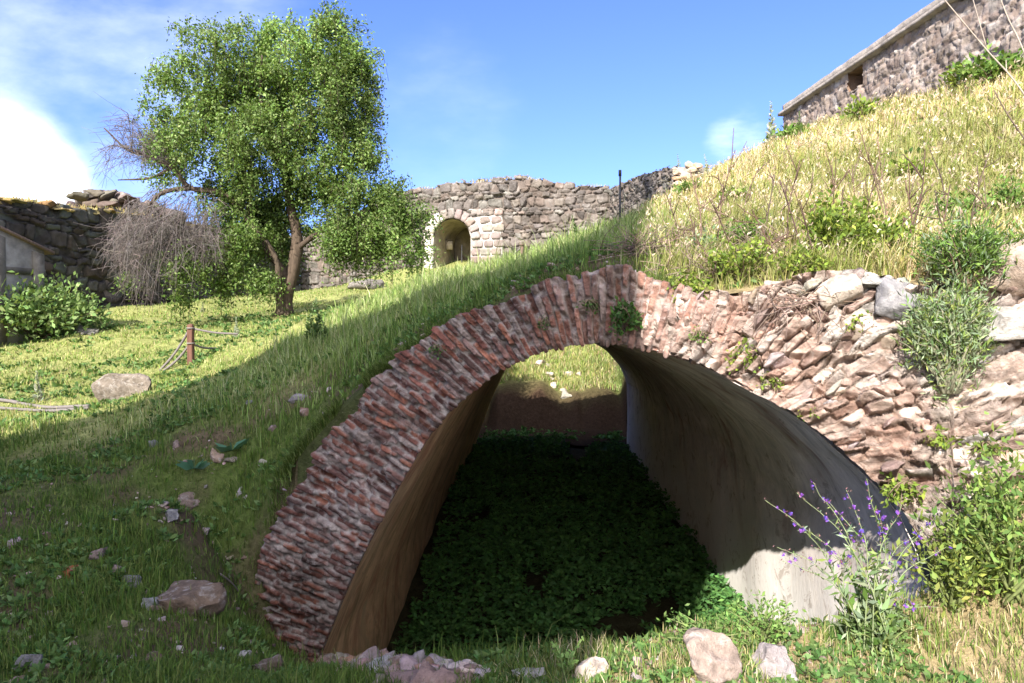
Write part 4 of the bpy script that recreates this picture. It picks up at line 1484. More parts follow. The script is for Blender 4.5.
for i, (nm, px, py, wx, hx, nl, ls, pal, lab) in enumerate(on_slope):
    b = hit(px, py)
    shrub(nm, b, px_m(b, wx), px_m(b, hx), nl, ls, pal, lab, 'shrub', 'green shrubs on the dry slope', seed=10 + i, stems=22)


def face_hit(px, py):
    """point on the rubble wall seen at a pixel"""
    d = pdir(px, py)
    D = np.linspace(3.5, 8, 400)
    P = d[None] * (D / d[1])[:, None]
    k = np.nonzero(P[:, 1] > face_pt(P[:, 0], P[:, 2])[:, 1])[0]
    return P[k[0] if len(k) else -1]


on_wall = [
    ('wall_weed', 625, 306, 20, 32, 420, 0.045, DG, 'leafy green weed hanging on the crown of the brick arch', True),
    ('wall_weed', 592, 300, 14, 16, 120, 0.03, DG, 'thin green weed in the brick arch left of the hanging one', True),
    ('wall_weed', 688, 276, 30, 30, 700, 0.04, YG, 'yellow-green weed spilling over the arch at the shadow edge', True),
    ('wall_weed', 748, 342, 20, 32, 260, 0.045, YG, 'pale green weed rooted in the rubble above the vault rim', True),
    ('wall_weed', 806, 405, 10, 12, 90, 0.035, YG, 'tiny yellow-green weed at the vault rim left of the stone face', True),
    ('wall_weed', 858, 316, 15, 18, 200, 0.04, YG, 'small yellow-green weed below the grey block', True),
    ('wall_weed', 935, 428, 14, 14, 160, 0.04, YG, 'small weed low on the rubble under the feathery bushes', True),
    ('wall_weed', 770, 372, 14, 18, 150, 0.035, YG, 'yellow-green weed close above the vault rim under the dead roots', True),
    ('wall_weed', 700, 330, 12, 14, 110, 0.03, MG, 'small green weed in the lit bricks right of the shadow edge', True),
    ('wall_weed', 548, 318, 10, 14, 90, 0.028, DG, 'small dark green weed in the shaded bricks left of the arch crown', True),
    ('wall_weed', 440, 345, 10, 12, 80, 0.028, DG, 'small dark green weed at the outer edge of the arch haunch', True),
    ('wall_weed', 985, 440, 16, 16, 150, 0.035, YG, 'yellow-green weed on the rubble above the tall green bush', True),
    ('wall_weed', 905, 478, 22, 26, 240, 0.045, YG, 'yellow-green weed at the right end of the vault rim', True),
]
for i, (nm, px, py, wx, hx, nl, ls, pal, lab, hang) in enumerate(on_wall):
    b = (on_face(px, py) if px < 650 else face_hit(px, py)) + NRM * 0.08
    shrub(nm, b, px_m(b, wx), px_m(b, hx), nl, ls, pal, lab, 'weed', 'weeds rooted in the wall', 0.3, 16, seed=40 + i, hang=hang, ry=0.1)
b = face_hit(945, 392) + NRM * 0.10
shrub('feathery_bush', b, px_m(b, 40), px_m(b, 108), 5200, 0.055, GG + GG + MG[:1], 'grey-green feathery bush growing on the rubble wall between two big stones', 'bush', None, 0.1, 80, (0.20, 0.19, 0.13), 60, False, 0.16, 0.2, 0.25)
b = face_hit(965, 292) + NRM * 0.05
shrub('feathery_bush', b, px_m(b, 44), px_m(b, 66), 3600, 0.06, MG + GG[:1], 'fresh green feathery bush at the top of the rubble wall above the grey-green one', 'bush', None, 0.0, 60, seed=61, ry=0.25, aspect=0.2, spiky=0.3)

# right foreground bushes
for i, (px, py, wx, hx, nl, ls, pal, lab) in enumerate([
    (1010, 600, 60, 125, 1900, 0.055, [(0.15, 0.23, 0.06), (0.20, 0.27, 0.07), (0.10, 0.17, 0.045)], 'tall green bush at the right picture edge below the rubble wall'),
    (955, 610, 42, 75, 1100, 0.05, [(0.20, 0.25, 0.05), (0.25, 0.29, 0.07), (0.14, 0.19, 0.05)], 'yellow-green bush between the purple flowers and the tall green bush'),
    (762, 640, 36, 40, 500, 0.035, [(0.14, 0.24, 0.06), (0.18, 0.28, 0.08)], 'low bright green weed at the sunlit foot of the vault wall'),
    (705, 645, 40, 26, 420, 0.032, [(0.11, 0.20, 0.05), (0.15, 0.24, 0.07)], 'low bright green weed at the edge of the dark vault floor'),
    (880, 650, 30, 40, 500, 0.05, [(0.12, 0.19, 0.06), (0.17, 0.24, 0.09)], 'broad leaved green weed at the foot of the purple flowers')]):
    b = hit(px, py)
    shrub('roadside_bush' if i < 2 else 'low_weed', b, px_m(b, wx), px_m(b, hx), nl, ls, pal, lab, 'bush' if i < 2 else 'weed', None, 0.1, 40 if i < 2 else 26, (0.16, 0.19, 0.07), 70 + i, aspect=0.42)

# bottom weed with toothed leaves
b = hit(566, 682)
t = empty('thistle', b, 'fresh green thistle sprout between the two pale stones at the bottom edge', 'weed')
lm, sm_ = MB(), MB()
r = np.random.default_rng(91)
for a, hgt in ((0.1, 0.24), (2.4, 0.19), (4.0, 0.2), (5.3, 0.15), (1.2, 0.13)):
    tip = b + np.array([math.cos(a) * 0.09, math.sin(a) * 0.09, hgt])
    C = curve_pts([b, b + (tip - b) * 0.5 + np.array([0, 0, 0.04]), tip], 8)
    tube(sm_, C, 0.005, 0.002, 5, (0.22, 0.30, 0.10))
    for k in range(2, 8):
        for sg in (-1, 1):
            sd_ = np.array([[math.cos(a + sg * 1.2), math.sin(a + sg * 1.2), 0.5]])
            leaves(lm, C[k:k + 1], sd_, 0.055 - 0.004 * k, 0.024, vary((0.22, 0.34, 0.10), 1, 0.15, 0.04, r), r)
sm_.build('stems', M_TWIG, t)
lm.build('foliage', M_LEAF, t)

# purple-flowered plant
b = hit(872, 655)
t = empty('purple_flower_plant', b, 'tall wild plant with sprays of small purple flowers in front of the sunlit vault wall', 'wildflower')
r = np.random.default_rng(95)
tips = [(766, 500), (775, 548), (783, 560), (790, 520), (797, 490), (812, 482), (826, 500), (845, 488), (838, 520), (866, 480), (878, 512), (905, 505), (918, 530), (936, 520), (948, 545), (930, 572), (898, 560), (860, 545), (905, 600), (940, 610), (870, 590), (815, 545)]
sm_, lm, f = MB(), MB(), MB()
for i, (px, py) in enumerate(tips):
    tip = W(px, py, b[1] + r.uniform(-0.15, 0.45))
    k_ = b + np.array([r.normal() * 0.05, r.normal() * 0.05, 0])
    mid = k_ * 0.45 + tip * 0.55 + np.array([0.07 * np.sign(b[0] - tip[0]), 0, 0.10])
    C = curve_pts([k_, mid, tip], 26)
    C = C + 0.018 * np.stack([fbm(np.arange(26) * 0.16, i * 7.3, k9, 5, 2) for k9 in range(3)], 1) * np.linspace(0, 1, 26)[:, None]
    tube(sm_, C, 0.0042, 0.0016, 5, (0.20, 0.24, 0.12))
    n = 40
    kk = r.integers(2, 22, n)
    Dr = r.normal(size=(n, 3)) + np.array([0, 0, 0.4]) + (C[kk + 1] - C[kk]) * 14
    sz = r.uniform(0.05, 0.13, n) * (1.25 - kk / 20)
    leaves(lm, C[kk], Dr, sz, sz * 0.26, pick(GG + MG[:1], n, r), r)
    nb = 16
    kk = r.integers(15, 26, nb)
    Bp = C[kk] + r.normal(size=(nb, 3)) * 0.010
    Dr = r.normal(size=(nb, 3)) + np.array([0, -0.3, 0.6])
    leaves(f, Bp, Dr, r.uniform(0.012, 0.02, nb), 0.008, pick([(0.19, 0.09, 0.10), (0.24, 0.14, 0.14)], nb, r), r)     # buds
    for j in range(r.integers(3, 8)):
        ctr = C[r.integers(16, 26)] + r.normal(size=3) * 0.014
        ax = np.array([r.normal() * 0.5, -0.8, 0.5])
        ax /= np.linalg.norm(ax)
        e1 = np.cross(ax, [0, 0, 1])
        e1 /= np.linalg.norm(e1)
        e2 = np.cross(ax, e1)
        for q in range(5):
            a = q * 2 * math.pi / 5
            Dq = (e1 * math.cos(a) + e2 * math.sin(a) + ax * 0.3)[None]
            leaves(f, ctr[None], Dq, 0.017, 0.014, vary((0.20, 0.075, 0.36) if r.random() < 0.7 else (0.11, 0.075, 0.38), 1, 0.2, 0.05, r), r)
sm_.build('stems', M_TWIG, t)
lm.build('foliage', M_LEAF, t)
f.build('blossom', M_LEAF, t)

# broad rosettes on the shaded slope
for i, (px, py, wpx, lab) in enumerate([(232, 452, 22, 'broad blue-green leaf rosette beside the pinkish stones on the shaded slope'), (194, 470, 20, 'broad blue-green leaf rosette lowest on the shaded slope')]):
    b = hit(px, py)
    t = empty('leaf_rosette', b, lab, 'weed', 'leaf rosettes')
    mb = MB()
    r = np.random.default_rng(120 + i)
    n = 9
    a = np.arange(n) * 2.4
    el = r.uniform(0.15, 0.7, n)
    L = px_m(b, wpx) * r.uniform(0.7, 1.1, n)
    leaves(mb, np.repeat(b[None] + np.array([0, 0, 0.02]), n, 0), np.stack([np.cos(a) * np.cos(el), np.sin(a) * np.cos(el), np.sin(el)], 1), L, L * 0.4, vary((0.08, 0.17, 0.10), n, 0.12, 0.04, r), r)
    mb.build('foliage', M_WEED, t)


def mullein(px, py, hpx, pale, label, seed):
    b = hit(px, py)
    r = np.random.default_rng(seed)
    hm = px_m(b, hpx)
    t = empty('flower_spike', b, label, 'wildflower', 'upright flower spikes')
    sm_, lm = MB(), MB()
    C = curve_pts([b, b + np.array([r.normal() * 0.03, 0, hm * 0.5]), b + np.array([r.normal() * 0.05, 0, hm])], 14)
    tube(sm_, C, 0.012 * hm + 0.004, 0.003, 5, (0.2, 0.24, 0.12))
    n = 140
    u = r.random(n)
    k = u * 12.99
    ki = k.astype(int)
    P = C[ki] + (C[ki + 1] - C[ki]) * (k - ki)[:, None]
    a = r.uniform(0, 6.28, n)
    L = hm * (0.20 * (1 - u) ** 1.4 + 0.035)
    leaves(lm, P, np.stack([np.cos(a), np.sin(a), r.uniform(0.2, 1.0, n)], 1), L, L * 0.4 + 0.008, pick([(0.30, 0.34, 0.24), (0.36, 0.38, 0.30)] if pale else [(0.09, 0.15, 0.05), (0.12, 0.18, 0.06)], n, r), r)
    sm_.build('stem', M_TWIG, t)
    lm.build('foliage', M_LEAF, t)


for i, a in enumerate([(771, 146, 40, True, 'tall pale silvery spike on the skyline at the end of the rampart'),
                       (705, 182, 26, True, 'pale spike on the skyline beside the broken wall end'),
                       (678, 186, 30, True, 'pale spike standing against the broken wall end'),
                       (237, 338, 20, True, 'pale spike right of the rope post in the courtyard'),
                       (202, 313, 10, True, 'small pale spike on the courtyard lawn below the bare branches'),
                       (311, 341, 42, False, 'dark green stalk leftmost of three on the shaded crest right of the tree'),
                       (317, 345, 44, False, 'dark green stalk in the middle of three on the shaded crest right of the tree'),
                       (325, 347, 30, False, 'short dark green stalk rightmost of three on the shaded crest right of the tree'),
                       (576, 246, 30, False, 'green stalk on the crest in front of the gate wall'),
                       (38, 402, 26, True, 'pale leafy stalk beside the boulder at the left'),
                       (800, 136, 22, False, 'green stalk against the foot of the rampart near its corner')]):
    mullein(*a, 200 + i)

# dry stalks on the right slope, each a thing of its own
r = np.random.default_rng(131)
SP = [(700, 258, 690, 170), (716, 262, 735, 150), (742, 268, 712, 200), (760, 262, 775, 175), (772, 270, 752, 210), (790, 258, 800, 160), (806, 262, 780, 180), (815, 250, 850, 170),
      (838, 262, 832, 165), (850, 256, 878, 160), (862, 262, 842, 190), (880, 250, 872, 165), (900, 262, 925, 150), (915, 250, 905, 180), (930, 262, 950, 185), (770, 240, 700, 205),
      (726, 280, 690, 225), (820, 280, 800, 200), (890, 240, 860, 130), (955, 255, 935, 190), (975, 235, 990, 150), (745, 240, 760, 165), (680, 250, 665, 190), (868, 276, 905, 215), (710, 240, 726, 185), (784, 225, 768, 170), (822, 232, 838, 178), (866, 228, 852, 165), (902, 222, 918, 165), (946, 220, 930, 150), (690, 235, 706, 200), (756, 276, 790, 232), (805, 245, 822, 190), (845, 210, 860, 150), (888, 205, 878, 140), (962, 262, 975, 200), (985, 250, 968, 185), (730, 225, 718, 175)]
for i, (bx, by, tx, ty) in enumerate(SP):
    b = hit(bx, by)
    tip = W(tx, ty, b[1] + r.uniform(0, 0.5))
    mb = MB()
    C = curve_pts([b, b * 0.5 + tip * 0.5 + r.normal(size=3) * 0.04, tip], 10)
    cst = vary((0.085, 0.055, 0.042), 1, 0.25, 0.06, r)[0]
    tube(mb, C, 0.008, 0.0045, 5, cst)
    for j in range(r.integers(2, 6)):
        k = r.integers(4, 9)
        q = C[k] + (tip - b) * r.uniform(0.12, 0.3) + r.normal(size=3) * 0.09
        tube(mb, curve_pts([C[k], (C[k] + q) / 2 + r.normal(size=3) * 0.01, q], 5), 0.0055, 0.0035, 4, cst)
    tag(mb.build('dry_stalk', M_TWIG, None, False, None, b), 'thin bare brown stalk standing among dry grass above the rubble wall', 'dry stalk', 'bare stalks on the dry slope')
for i, (P, lab) in enumerate([([(1090, 200), (1024, 94), (985, 48), (938, -8)], 'long pale bare twig slanting across the rampart'), ([(1085, 215), (1028, 62), (1008, 18), (998, -8)], 'short pale bare twig at the upper right corner'),
                              ([(1060, 190), (1024, 138), (1006, 112), (994, 90)], 'thin dark twig arching over the slope at the right edge')]):
    g = hit(*P[0])
    C = curve_pts([g] + [W(*p, g[1]) for p in P[1:]], 18)
    mb = MB()
    cst = (0.36, 0.30, 0.25) if i < 2 else (0.12, 0.09, 0.07)
    k_ = g[1] / 5.0
    tube(mb, C, 0.0065 * k_, 0.0035 * k_, 6, cst)
    if i == 0:
        for k, q in ((11, (972, -4)), (8, (1006, 60))):
            tube(mb, curve_pts([C[k], W(*q, C[k][1])], 5), 0.004 * k_, 0.002 * k_, 5, cst)
    tag(mb.build('bare_twig', M_TWIG, None, False, None, g), lab, 'twig', 'bare twigs at the right edge')

# tangle of dead brush over the rim of the rubble wall
for i, (cx, cy, wx, hx, n, lab) in enumerate([(735, 285, 60, 22, 170, 'tangle of dead brown brush over the rim right of the shadow'), (800, 305, 40, 40, 60, 'grey dead roots trailing down the rubble above the vault'), (640, 262, 30, 22, 90, 'dead brown brush in the shade on top of the arch'),
                                             (690, 255, 50, 30, 150, 'pinkish brown dead brush at the sunny edge of the shadow'), (775, 262, 44, 34, 150, 'brown dead brush between two green shrubs above the rim'), (905, 235, 60, 40, 150, 'brown dead brush high on the dry slope above the grey block')]):
    b = hit(cx, cy - 8) if i != 1 else face_hit(cx, cy) + NRM * 0.1
    mb = MB()
    for k in range(int(n * 1.3)):
        p0 = b + np.array([r.normal() * px_m(b, wx) * 0.5, r.normal() * 0.10, r.uniform(-0.02, 0.1)])
        dq = np.array([r.normal() * 0.22, r.normal() * 0.08 - 0.08, r.uniform(-0.35, 0.12) if i == 1 else r.uniform(-0.16, 0.26)])
        tube(mb, curve_pts([p0, p0 + dq * 0.5 + r.normal(size=3) * 0.03, p0 + dq], 5), 0.0045, 0.0025, 3, vary((0.20, 0.145, 0.115), 1, 0.25, 0.05, r)[0])
    tag(mb.build('dead_brush', M_TWIG, None, False, None, b), lab, 'dead brush', 'dead brush on the wall rim')

# ------------------------------------------------------------------ the tree
TD = 25.0
tb = hit(284, 314)
TD = tb[1]
tree = empty('tree', tb, 'spreading green tree with drooping branches and bare grey limbs in the courtyard', 'tree')
r = np.random.default_rng(141)


def TP(px, py, dy=0.0):
    return W(px, py, TD + dy)


tr = MB()
P = curve_pts([TP(284, 317), TP(286, 295), TP(294, 265), TP(297, 235), TP(289, 200), TP(284, 165), TP(287, 138), TP(298, 100), TP(313, 55)], 40)
tube(tr, P, np.interp(np.linspace(0, 1, 40), [0, 0.06, 0.25, 0.5, 1], [0.32, 0.23, 0.19, 0.12, 0.03]), None, 10, (0.085, 0.062, 0.045), 0.05)
P = curve_pts([TP(281, 316, -0.2), TP(279, 292, -0.3), TP(277, 262, -0.5), TP(266, 240, -0.8)], 16)
tube(tr, P, 0.14, 0.05, 8, (0.10, 0.075, 0.055), 0.05)
tr.build('trunk', M_BARK, tree, True)
limbs = [([(290, 282, 0), (268, 250, -.2), (253, 226, -.4), (226, 195, -.6), (191, 188, -.8), (172, 168, -1), (150, 157, -1), (128, 150, -1.1), (104, 128, -1.2)], .13, .02),
         ([(191, 188, -.8), (165, 192, -1), (150, 205, -1.1), (146, 230, -1.2)], .08, .02),
         ([(172, 168, -1), (150, 178, -.9), (118, 180, -1)], .06, .015),
         ([(296, 250, 0), (325, 228, -.3), (362, 215, -.5), (400, 228, -.7)], .09, .02),
         ([(284, 168, 0), (256, 130, .3), (226, 90, .5), (213, 55, .5)], .12, .02),
         ([(256, 130, .3), (205, 115, 0), (160, 122, -.3)], .08, .02),
         ([(288, 138, 0), (320, 108, -.5), (348, 75, -.6)], .1, .02),
         ([(289, 190, 0), (330, 165, .5), (362, 160, .6)], .09, .02),
         ([(253, 226, -.4), (230, 225, -.2), (205, 240, 0)], .07, .015),
         ([(286, 150, 0), (262, 105, -1.0), (262, 55, -1.3)], .09, .02)]
for L, a, b_ in limbs:
    mb = MB()
    tube(mb, curve_pts([TP(*q) for q in L], 8 * len(L)), a, b_, 7, (0.075, 0.055, 0.042), 0.05)
    mb.build('limb', M_BARK, tree, True)
blobs = [(318, 55, 44, 44, 1.2), (300, 108, 52, 46, 1.1), (348, 92, 30, 44, 1), (332, 26, 26, 20, 1), (228, 58, 42, 36, 1), (262, 40, 24, 24, .8), (190, 98, 42, 36, 1), (158, 138, 26, 24, .8), (255, 98, 38, 46, 1),
         (214, 142, 46, 38, 1), (272, 158, 46, 44, .8), (322, 158, 42, 42, 1), (356, 176, 26, 34, .8), (376, 212, 48, 34, 1.5), (398, 232, 28, 26, 1.3), (350, 236, 30, 22, 1.2), (260, 206, 28, 38, 1.5), (256, 248, 26, 36, 1.2), (278, 230, 24, 28, 1.2), (240, 230, 22, 30, .9),
         (244, 178, 28, 28, .8), (202, 222, 30, 46, .6), (190, 268, 32, 30, .5), (222, 265, 24, 30, .4), (172, 165, 26, 22, .5), (318, 205, 28, 32, .5), (140, 262, 22, 30, .15), (345, 60, 26, 30, .9), (362, 120, 18, 24, .7)]
lm, tw = MB(), MB()
TG = [(0.125, 0.205, 0.045), (0.17, 0.25, 0.065), (0.095, 0.16, 0.035), (0.22, 0.29, 0.11)]
for bi, (cx, cy, rx, ry, wt_) in enumerate(blobs):
    dy0 = r.uniform(-0.6, 0.6) - (0.8 if cx > 340 and cy > 190 else 0)
    nsp = int(rx * ry * 0.185 * wt_)
    m = px_m(tb, 1.0)
    tone = np.exp(r.normal() * 0.16)
    subs = r.normal(size=(max(4, nsp // 11), 3))
    subs *= (r.random(len(subs)) ** 0.4 / np.linalg.norm(subs, axis=1))[:, None]
    for k in range(nsp):
        d = subs[r.integers(len(subs))] * 0.94 + r.normal(size=3) * 0.13
        p0 = TP(cx, cy + 4, dy0) + d * np.array([rx * m, min(rx, ry) * m * 1.15, ry * m])
        dr = d * np.array([0.5, 0.5, 0.35]) + np.array([0, 0, 0.12]) + r.normal(size=3) * 0.2
        ln = r.uniform(0.35, 0.85)
        p1 = p0 + dr * ln * 0.5
        p2 = p1 + (dr * 0.35 + np.array([0, 0, -0.95])) * ln * r.uniform(0.5, 1.5)
        C = curve_pts([p0, p1, p2], 7)
        if k % 3 == 0:
            tube(lm, C, 0.012, 0.005, 3, (0.075, 0.06, 0.04))
        nl = r.integers(24, 40)
        f = r.random(nl) * 5.99
        ki = f.astype(int)
        LP = C[ki] + (C[ki + 1] - C[ki]) * (f - ki)[:, None] + r.normal(size=(nl, 3)) * 0.075
        sz = r.uniform(0.06, 0.125, nl)
        leaves(lm, LP, r.normal(size=(nl, 3)) + np.array([0, 0, -0.35]), sz, sz * 0.5, pick(TG, nl, r, 0.2) * tone, r)
lm.build('crown', M_LEAF, tree)
# bare grey limbs: a fan at the upper left, a drooping curtain below
mb = MB()
GRY = (0.135, 0.115, 0.108)


def dead(C, n_sub, spread, sag, rad):
    tube(mb, C, rad, rad * 0.4, 4, vary(GRY, 1, 0.2, 0.04, r)[0])
    for j in range(n_sub):
        k = r.integers(1, len(C) - 1)
        q = r.normal(size=3) * spread + np.array([0, 0, -sag])
        tube(mb, curve_pts([C[k], C[k] + q * 0.5 + r.normal(size=3) * spread * 0.25, C[k] + q + np.array([0, 0, -sag * 0.5])], 5), rad * 0.6, rad * 0.3, 3, vary(GRY, 1, 0.22, 0.04, r)[0])


for i in range(60):
    a = r.uniform(0, 1)
    sx, sy = (128 + 50 * a, 150 + 18 * a)
    ex, ey = r.uniform(86, 150), r.uniform(116, 190)
    C = curve_pts([TP(sx, sy, -1), TP((sx + ex) / 2, min(sy, ey) + (sy - ey) * 0.15 - 6, -1.1 + r.normal() * 0.3), TP(ex, ey, -1.1 + r.normal() * 0.6)], 9)
    dead(C, 8, 0.26, 0.10, 0.009)
for i in range(400):
    sx = r.uniform(124, 222)
    sy = 176 + abs(sx - 175) * 0.4 + r.uniform(0, 62)
    ex = sx + (r.uniform(-62, 8) if sx < 190 else r.uniform(-25, 12))
    ex = max(ex, 104 + r.uniform(0, 22))
    ey = r.uniform(225, 298 if 118 < ex < 195 else 275) + (18 if 130 < ex < 160 else 0)
    dy = -1 + r.normal() * 0.7
    C = curve_pts([TP(sx, sy, dy), TP(sx * 0.6 + ex * 0.4 + r.normal() * 4, sy * 0.8 + ey * 0.2, dy + r.normal() * 0.2), TP(sx * 0.25 + ex * 0.75 + r.normal() * 4, sy * 0.4 + ey * 0.6, dy), TP(ex + r.normal() * 3, ey, dy + r.normal() * 0.2)], 9)
    dead(C, 6, 0.24, 0.16, 0.0085)
mb.build('bare_branches', M_TWIG, tree)

# ------------------------------------------------------------------ stones one can count
r = np.random.default_rng(151)
PK, GY_, WH, BR, OR = (0.36, 0.27, 0.235), (0.25, 0.235, 0.23), (0.52, 0.48, 0.44), (0.24, 0.165, 0.125), (0.36, 0.12, 0.05)
stones = [  # px, py centre, width px, height px, colour, name, label
    (120, 385, 52, 38, (0.33, 0.255, 0.225), 'boulder', 'big pale pink boulder on the courtyard lawn left of the rope post'),
    (188, 598, 56, 34, BR, 'stone_block', 'brown square-edged block sunk in the shaded slope beside the arch foot'),
    (66, 571, 20, 9, OR, 'tile_shard', 'orange broken tile shard lying on the shaded grass'),
    (97, 554, 15, 12, PK, 'stone', 'pinkish stone on the slope just above the orange tile shard'),
    (127, 582, 28, 13, GY_, 'stone', 'flat grey stone left of the brown square-edged block'),
    (118, 569, 14, 10, PK, 'stone', 'small pink stone touching the flat grey stone'),
    (152, 604, 20, 14, GY_, 'stone', 'dark grey stone against the left side of the brown block'),
    (24, 661, 20, 19, GY_, 'stone', 'blue-grey stone in the bottom left corner'),
    (242, 657, 17, 9, WH, 'stone', 'white stone in the grass at the bottom, left of the pit lip'),
    (242, 674, 9, 7, WH, 'stone', 'tiny white stone just under the larger white one'),
    (265, 668, 26, 19, BR, 'stone', 'brown stone beside the white stones at the bottom'),
    (149, 661, 22, 12, (0.2, 0.12, 0.1), 'stone', 'dark reddish stone flat in the grass at the bottom left'),
    (192, 501, 26, 17, (0.30, 0.21, 0.17), 'stone', 'largest brownish stone in the middle of the shaded slope'),
    (168, 516, 20, 11, GY_, 'stone', 'grey stone just below the largest brownish one'),
    (215, 455, 17, 14, (0.42, 0.29, 0.22), 'stone', 'light pinkish stone left of the broad leaf rosette'),
    (233, 460, 15, 8, PK, 'stone', 'flat pinkish stone right under the broad leaf rosette'),
    (263, 462, 10, 8, WH, 'stone', 'small whitish stone right of the broad leaf rosette'),
    (240, 492, 14, 10, (0.42, 0.38, 0.40), 'stone', 'small lilac stone halfway between the rosette and the arch foot'),
    (246, 497, 9, 7, WH, 'stone', 'small pale stone touching the lilac one'),
    (187, 462, 8, 7, PK, 'stone', 'tiny pale stone beside the lowest leaf rosette'),
    (175, 444, 8, 10, PK, 'stone', 'tiny upright pink stone high on the shaded slope'),
    (155, 443, 13, 9, GY_, 'stone', 'small grey stone high on the shaded slope beside a tiny pink one'),
    (307, 411, 16, 12, (0.31, 0.20, 0.16), 'stone', 'reddish stone in the grass just left of the brick arch'),
    (299, 396, 22, 14, (0.27, 0.25, 0.25), 'stone', 'grey stone in the grass above the reddish one left of the arch'),
    (272, 428, 9, 8, PK, 'stone', 'small pink stone in the shaded grass nearest the arch shoulder'),
    (250, 402, 12, 6, GY_, 'stone', 'flat grey stone in the grass of the upper shaded slope'),
    (528, 678, 32, 14, WH, 'stone', 'whitish flat stone at the bottom edge left of the thistle'),
    (594, 672, 32, 26, (0.50, 0.43, 0.38), 'stone', 'pale rounded stone at the bottom edge right of the thistle'),
    (722, 664, 58, 52, (0.42, 0.33, 0.28), 'boulder', 'large pinkish boulder on the sunlit lip of the pit'),
    (778, 668, 42, 36, (0.44, 0.41, 0.39), 'boulder', 'greyish white rock right of the pinkish boulder on the pit lip'),
    (83, 330, 24, 10, (0.2, 0.19, 0.18), 'stone', 'dark flat stone in the shade right of the leafy bush'),
    (366, 283, 34, 18, (0.26, 0.225, 0.2), 'boulder', 'grey-brown outcrop at the foot of the gate wall behind the tree'),
]
for i, (px, py, wx, hx, c, nm, lab) in enumerate(stones):
    b = hit(px, py + hx * 0.42)
    sx, sz = px_m(b, wx) / 2, px_m(b, hx) / 2
    ctr = b + np.array([0, sx * 0.4, sz * (0.3 if i < 31 else 0.15)])
    mb = MB()
    M = rotz(r.uniform(-0.5, 0.5)) @ frame([1, 0, 0.0], [0, -0.12, 1])
    if nm == 'boulder' and i == 0:
        M = frame([1, 0, 0.42], [-0.42, -0.3, 1])
    V, Q = (ROCKS if nm != 'stone_block' else SLABS)[i % 16]
    k = np.abs(V).max(0)
    mb.add(((V / k) * np.array([sx * 1.05, sx * 0.75, sz * 1.2])) @ M, Q, None, vary(np.array(c) * 0.66, 1, 0.08, 0.03, r)[0])
    o = mb.build(nm, M_ROCK)
    o.location = ctr
    tag(o, lab, nm.replace('_', ' '), 'loose stones' if nm == 'stone' else None)
for i in range(9):
    x_ = r.uniform(-1.6, 2.6)
    y_ = 27.4 + r.uniform(-0.4, 1.6)
    mb = MB()
    V, Q = ROCKS[i]
    mb.add(V * np.array([0.28, 0.2, 0.16]) * r.uniform(0.5, 1.2), Q, None, vary((0.38, 0.33, 0.28), 1, 0.2, 0.05, r)[0])
    o = mb.build('bank_stone', M_ROCK)
    o.location = (x_, y_, float(H(x_, y_)) + 0.03)
    tag(o, 'pale stone on the sunlit bank beyond the far end of the vault', 'stone', 'stones on the far bank')
# big stones set in the rubble wall
for i, (px, py, wx, hx, dpt, c, ax, up, lab) in enumerate([
    (903, 302, 52, 44, 0.13, (0.27, 0.26, 0.27), [1, 0.1, -0.25], [0.35, -0.85, 0.75], 'grey angular block jutting from the top of the rubble wall'),
    (1012, 322, 62, 34, 0.22, (0.44, 0.41, 0.38), [1, -0.3, -0.06], [0, -0.3, 1], 'pale overhanging slab in the rubble wall at the right edge'),
    (1010, 270, 56, 42, 0.2, (0.40, 0.31, 0.25), [1, -0.3, 0.2], [0, -0.5, 1], 'pinkish stone at the right edge above the overhanging slab'),
    (838, 292, 38, 26, 0.14, (0.50, 0.42, 0.35), [1, -0.3, 0.35], [0, -0.5, 1], 'pale stone on top of the rubble left of the grey block'),
    (868, 330, 50, 30, 0.12, (0.52, 0.42, 0.34), [1, -0.3, -0.4], [0, -0.7, 0.7], 'smooth cream stone face directly under the grey block')]):
    P = face_hit(px, py) + NRM * (0.05 if i != 4 else 0.0)
    V, Q = rock_template(12, 12, 7 if i else 4, 0.08, 500 + i, 0.75, 1.05)
    k = np.abs(V).max(0)
    mb = MB()
    mb.add(((V / k) * np.array([px_m(P, wx) / 2, dpt, px_m(P, hx) / 2 if i > 1 else 0.10])) @ frame(ax, up), Q, None, np.array(c) * 0.8)
    o = mb.build('stone_block', M_ROCK)
    o.location = P
    tag(o, lab, 'stone block', 'big stones in the rubble wall')
# low remains of masonry on the pit lip
mb = MB()
for i in range(130):
    u = r.random()
    b = hit(318 + 155 * u + r.normal() * 6, 664 + 20 * u - 6 * r.random())
    s_ = r.uniform(0.04, 0.11)
    stone(mb, SLABS[r.integers(16)], b + np.array([0, 0.05, 0.0]), np.array([s_, s_ * 0.75, s_ * 0.5]), rand_rot(r, 0.3), vary([(0.30, 0.19, 0.16), (0.36, 0.30, 0.29), (0.40, 0.33, 0.29)][r.integers(3)], 1, 0.15, 0.05, r)[0])
tube(mb, curve_pts([hit(318, 664) - np.array([0, 0, 0.03]), hit(400, 676) - np.array([0, 0, 0.03]), hit(473, 684) - np.array([0, 0, 0.03])], 24), 0.09, None, 8, (0.3, 0.2, 0.17), 0.2)
tag(mb.build('masonry_stub', M_RUBBLE), 'low strip of pinkish broken masonry along the near lip of the pit', 'ruin')
# stick by the arch foot
a_, b_ = hit(220, 578), hit(246, 606)
mb = MB()
tube(mb, curve_pts([a_ + np.array([0, 0, 0.04]), (a_ + b_) / 2 + np.array([0, 0, 0.08]), b_ + np.array([0, 0, 0.03])], 8), 0.010, 0.006, 6, (0.19, 0.16, 0.14))
tag(mb.build('stick', M_TWIG), 'grey stick lying between the brown block and the arch foot', 'stick')

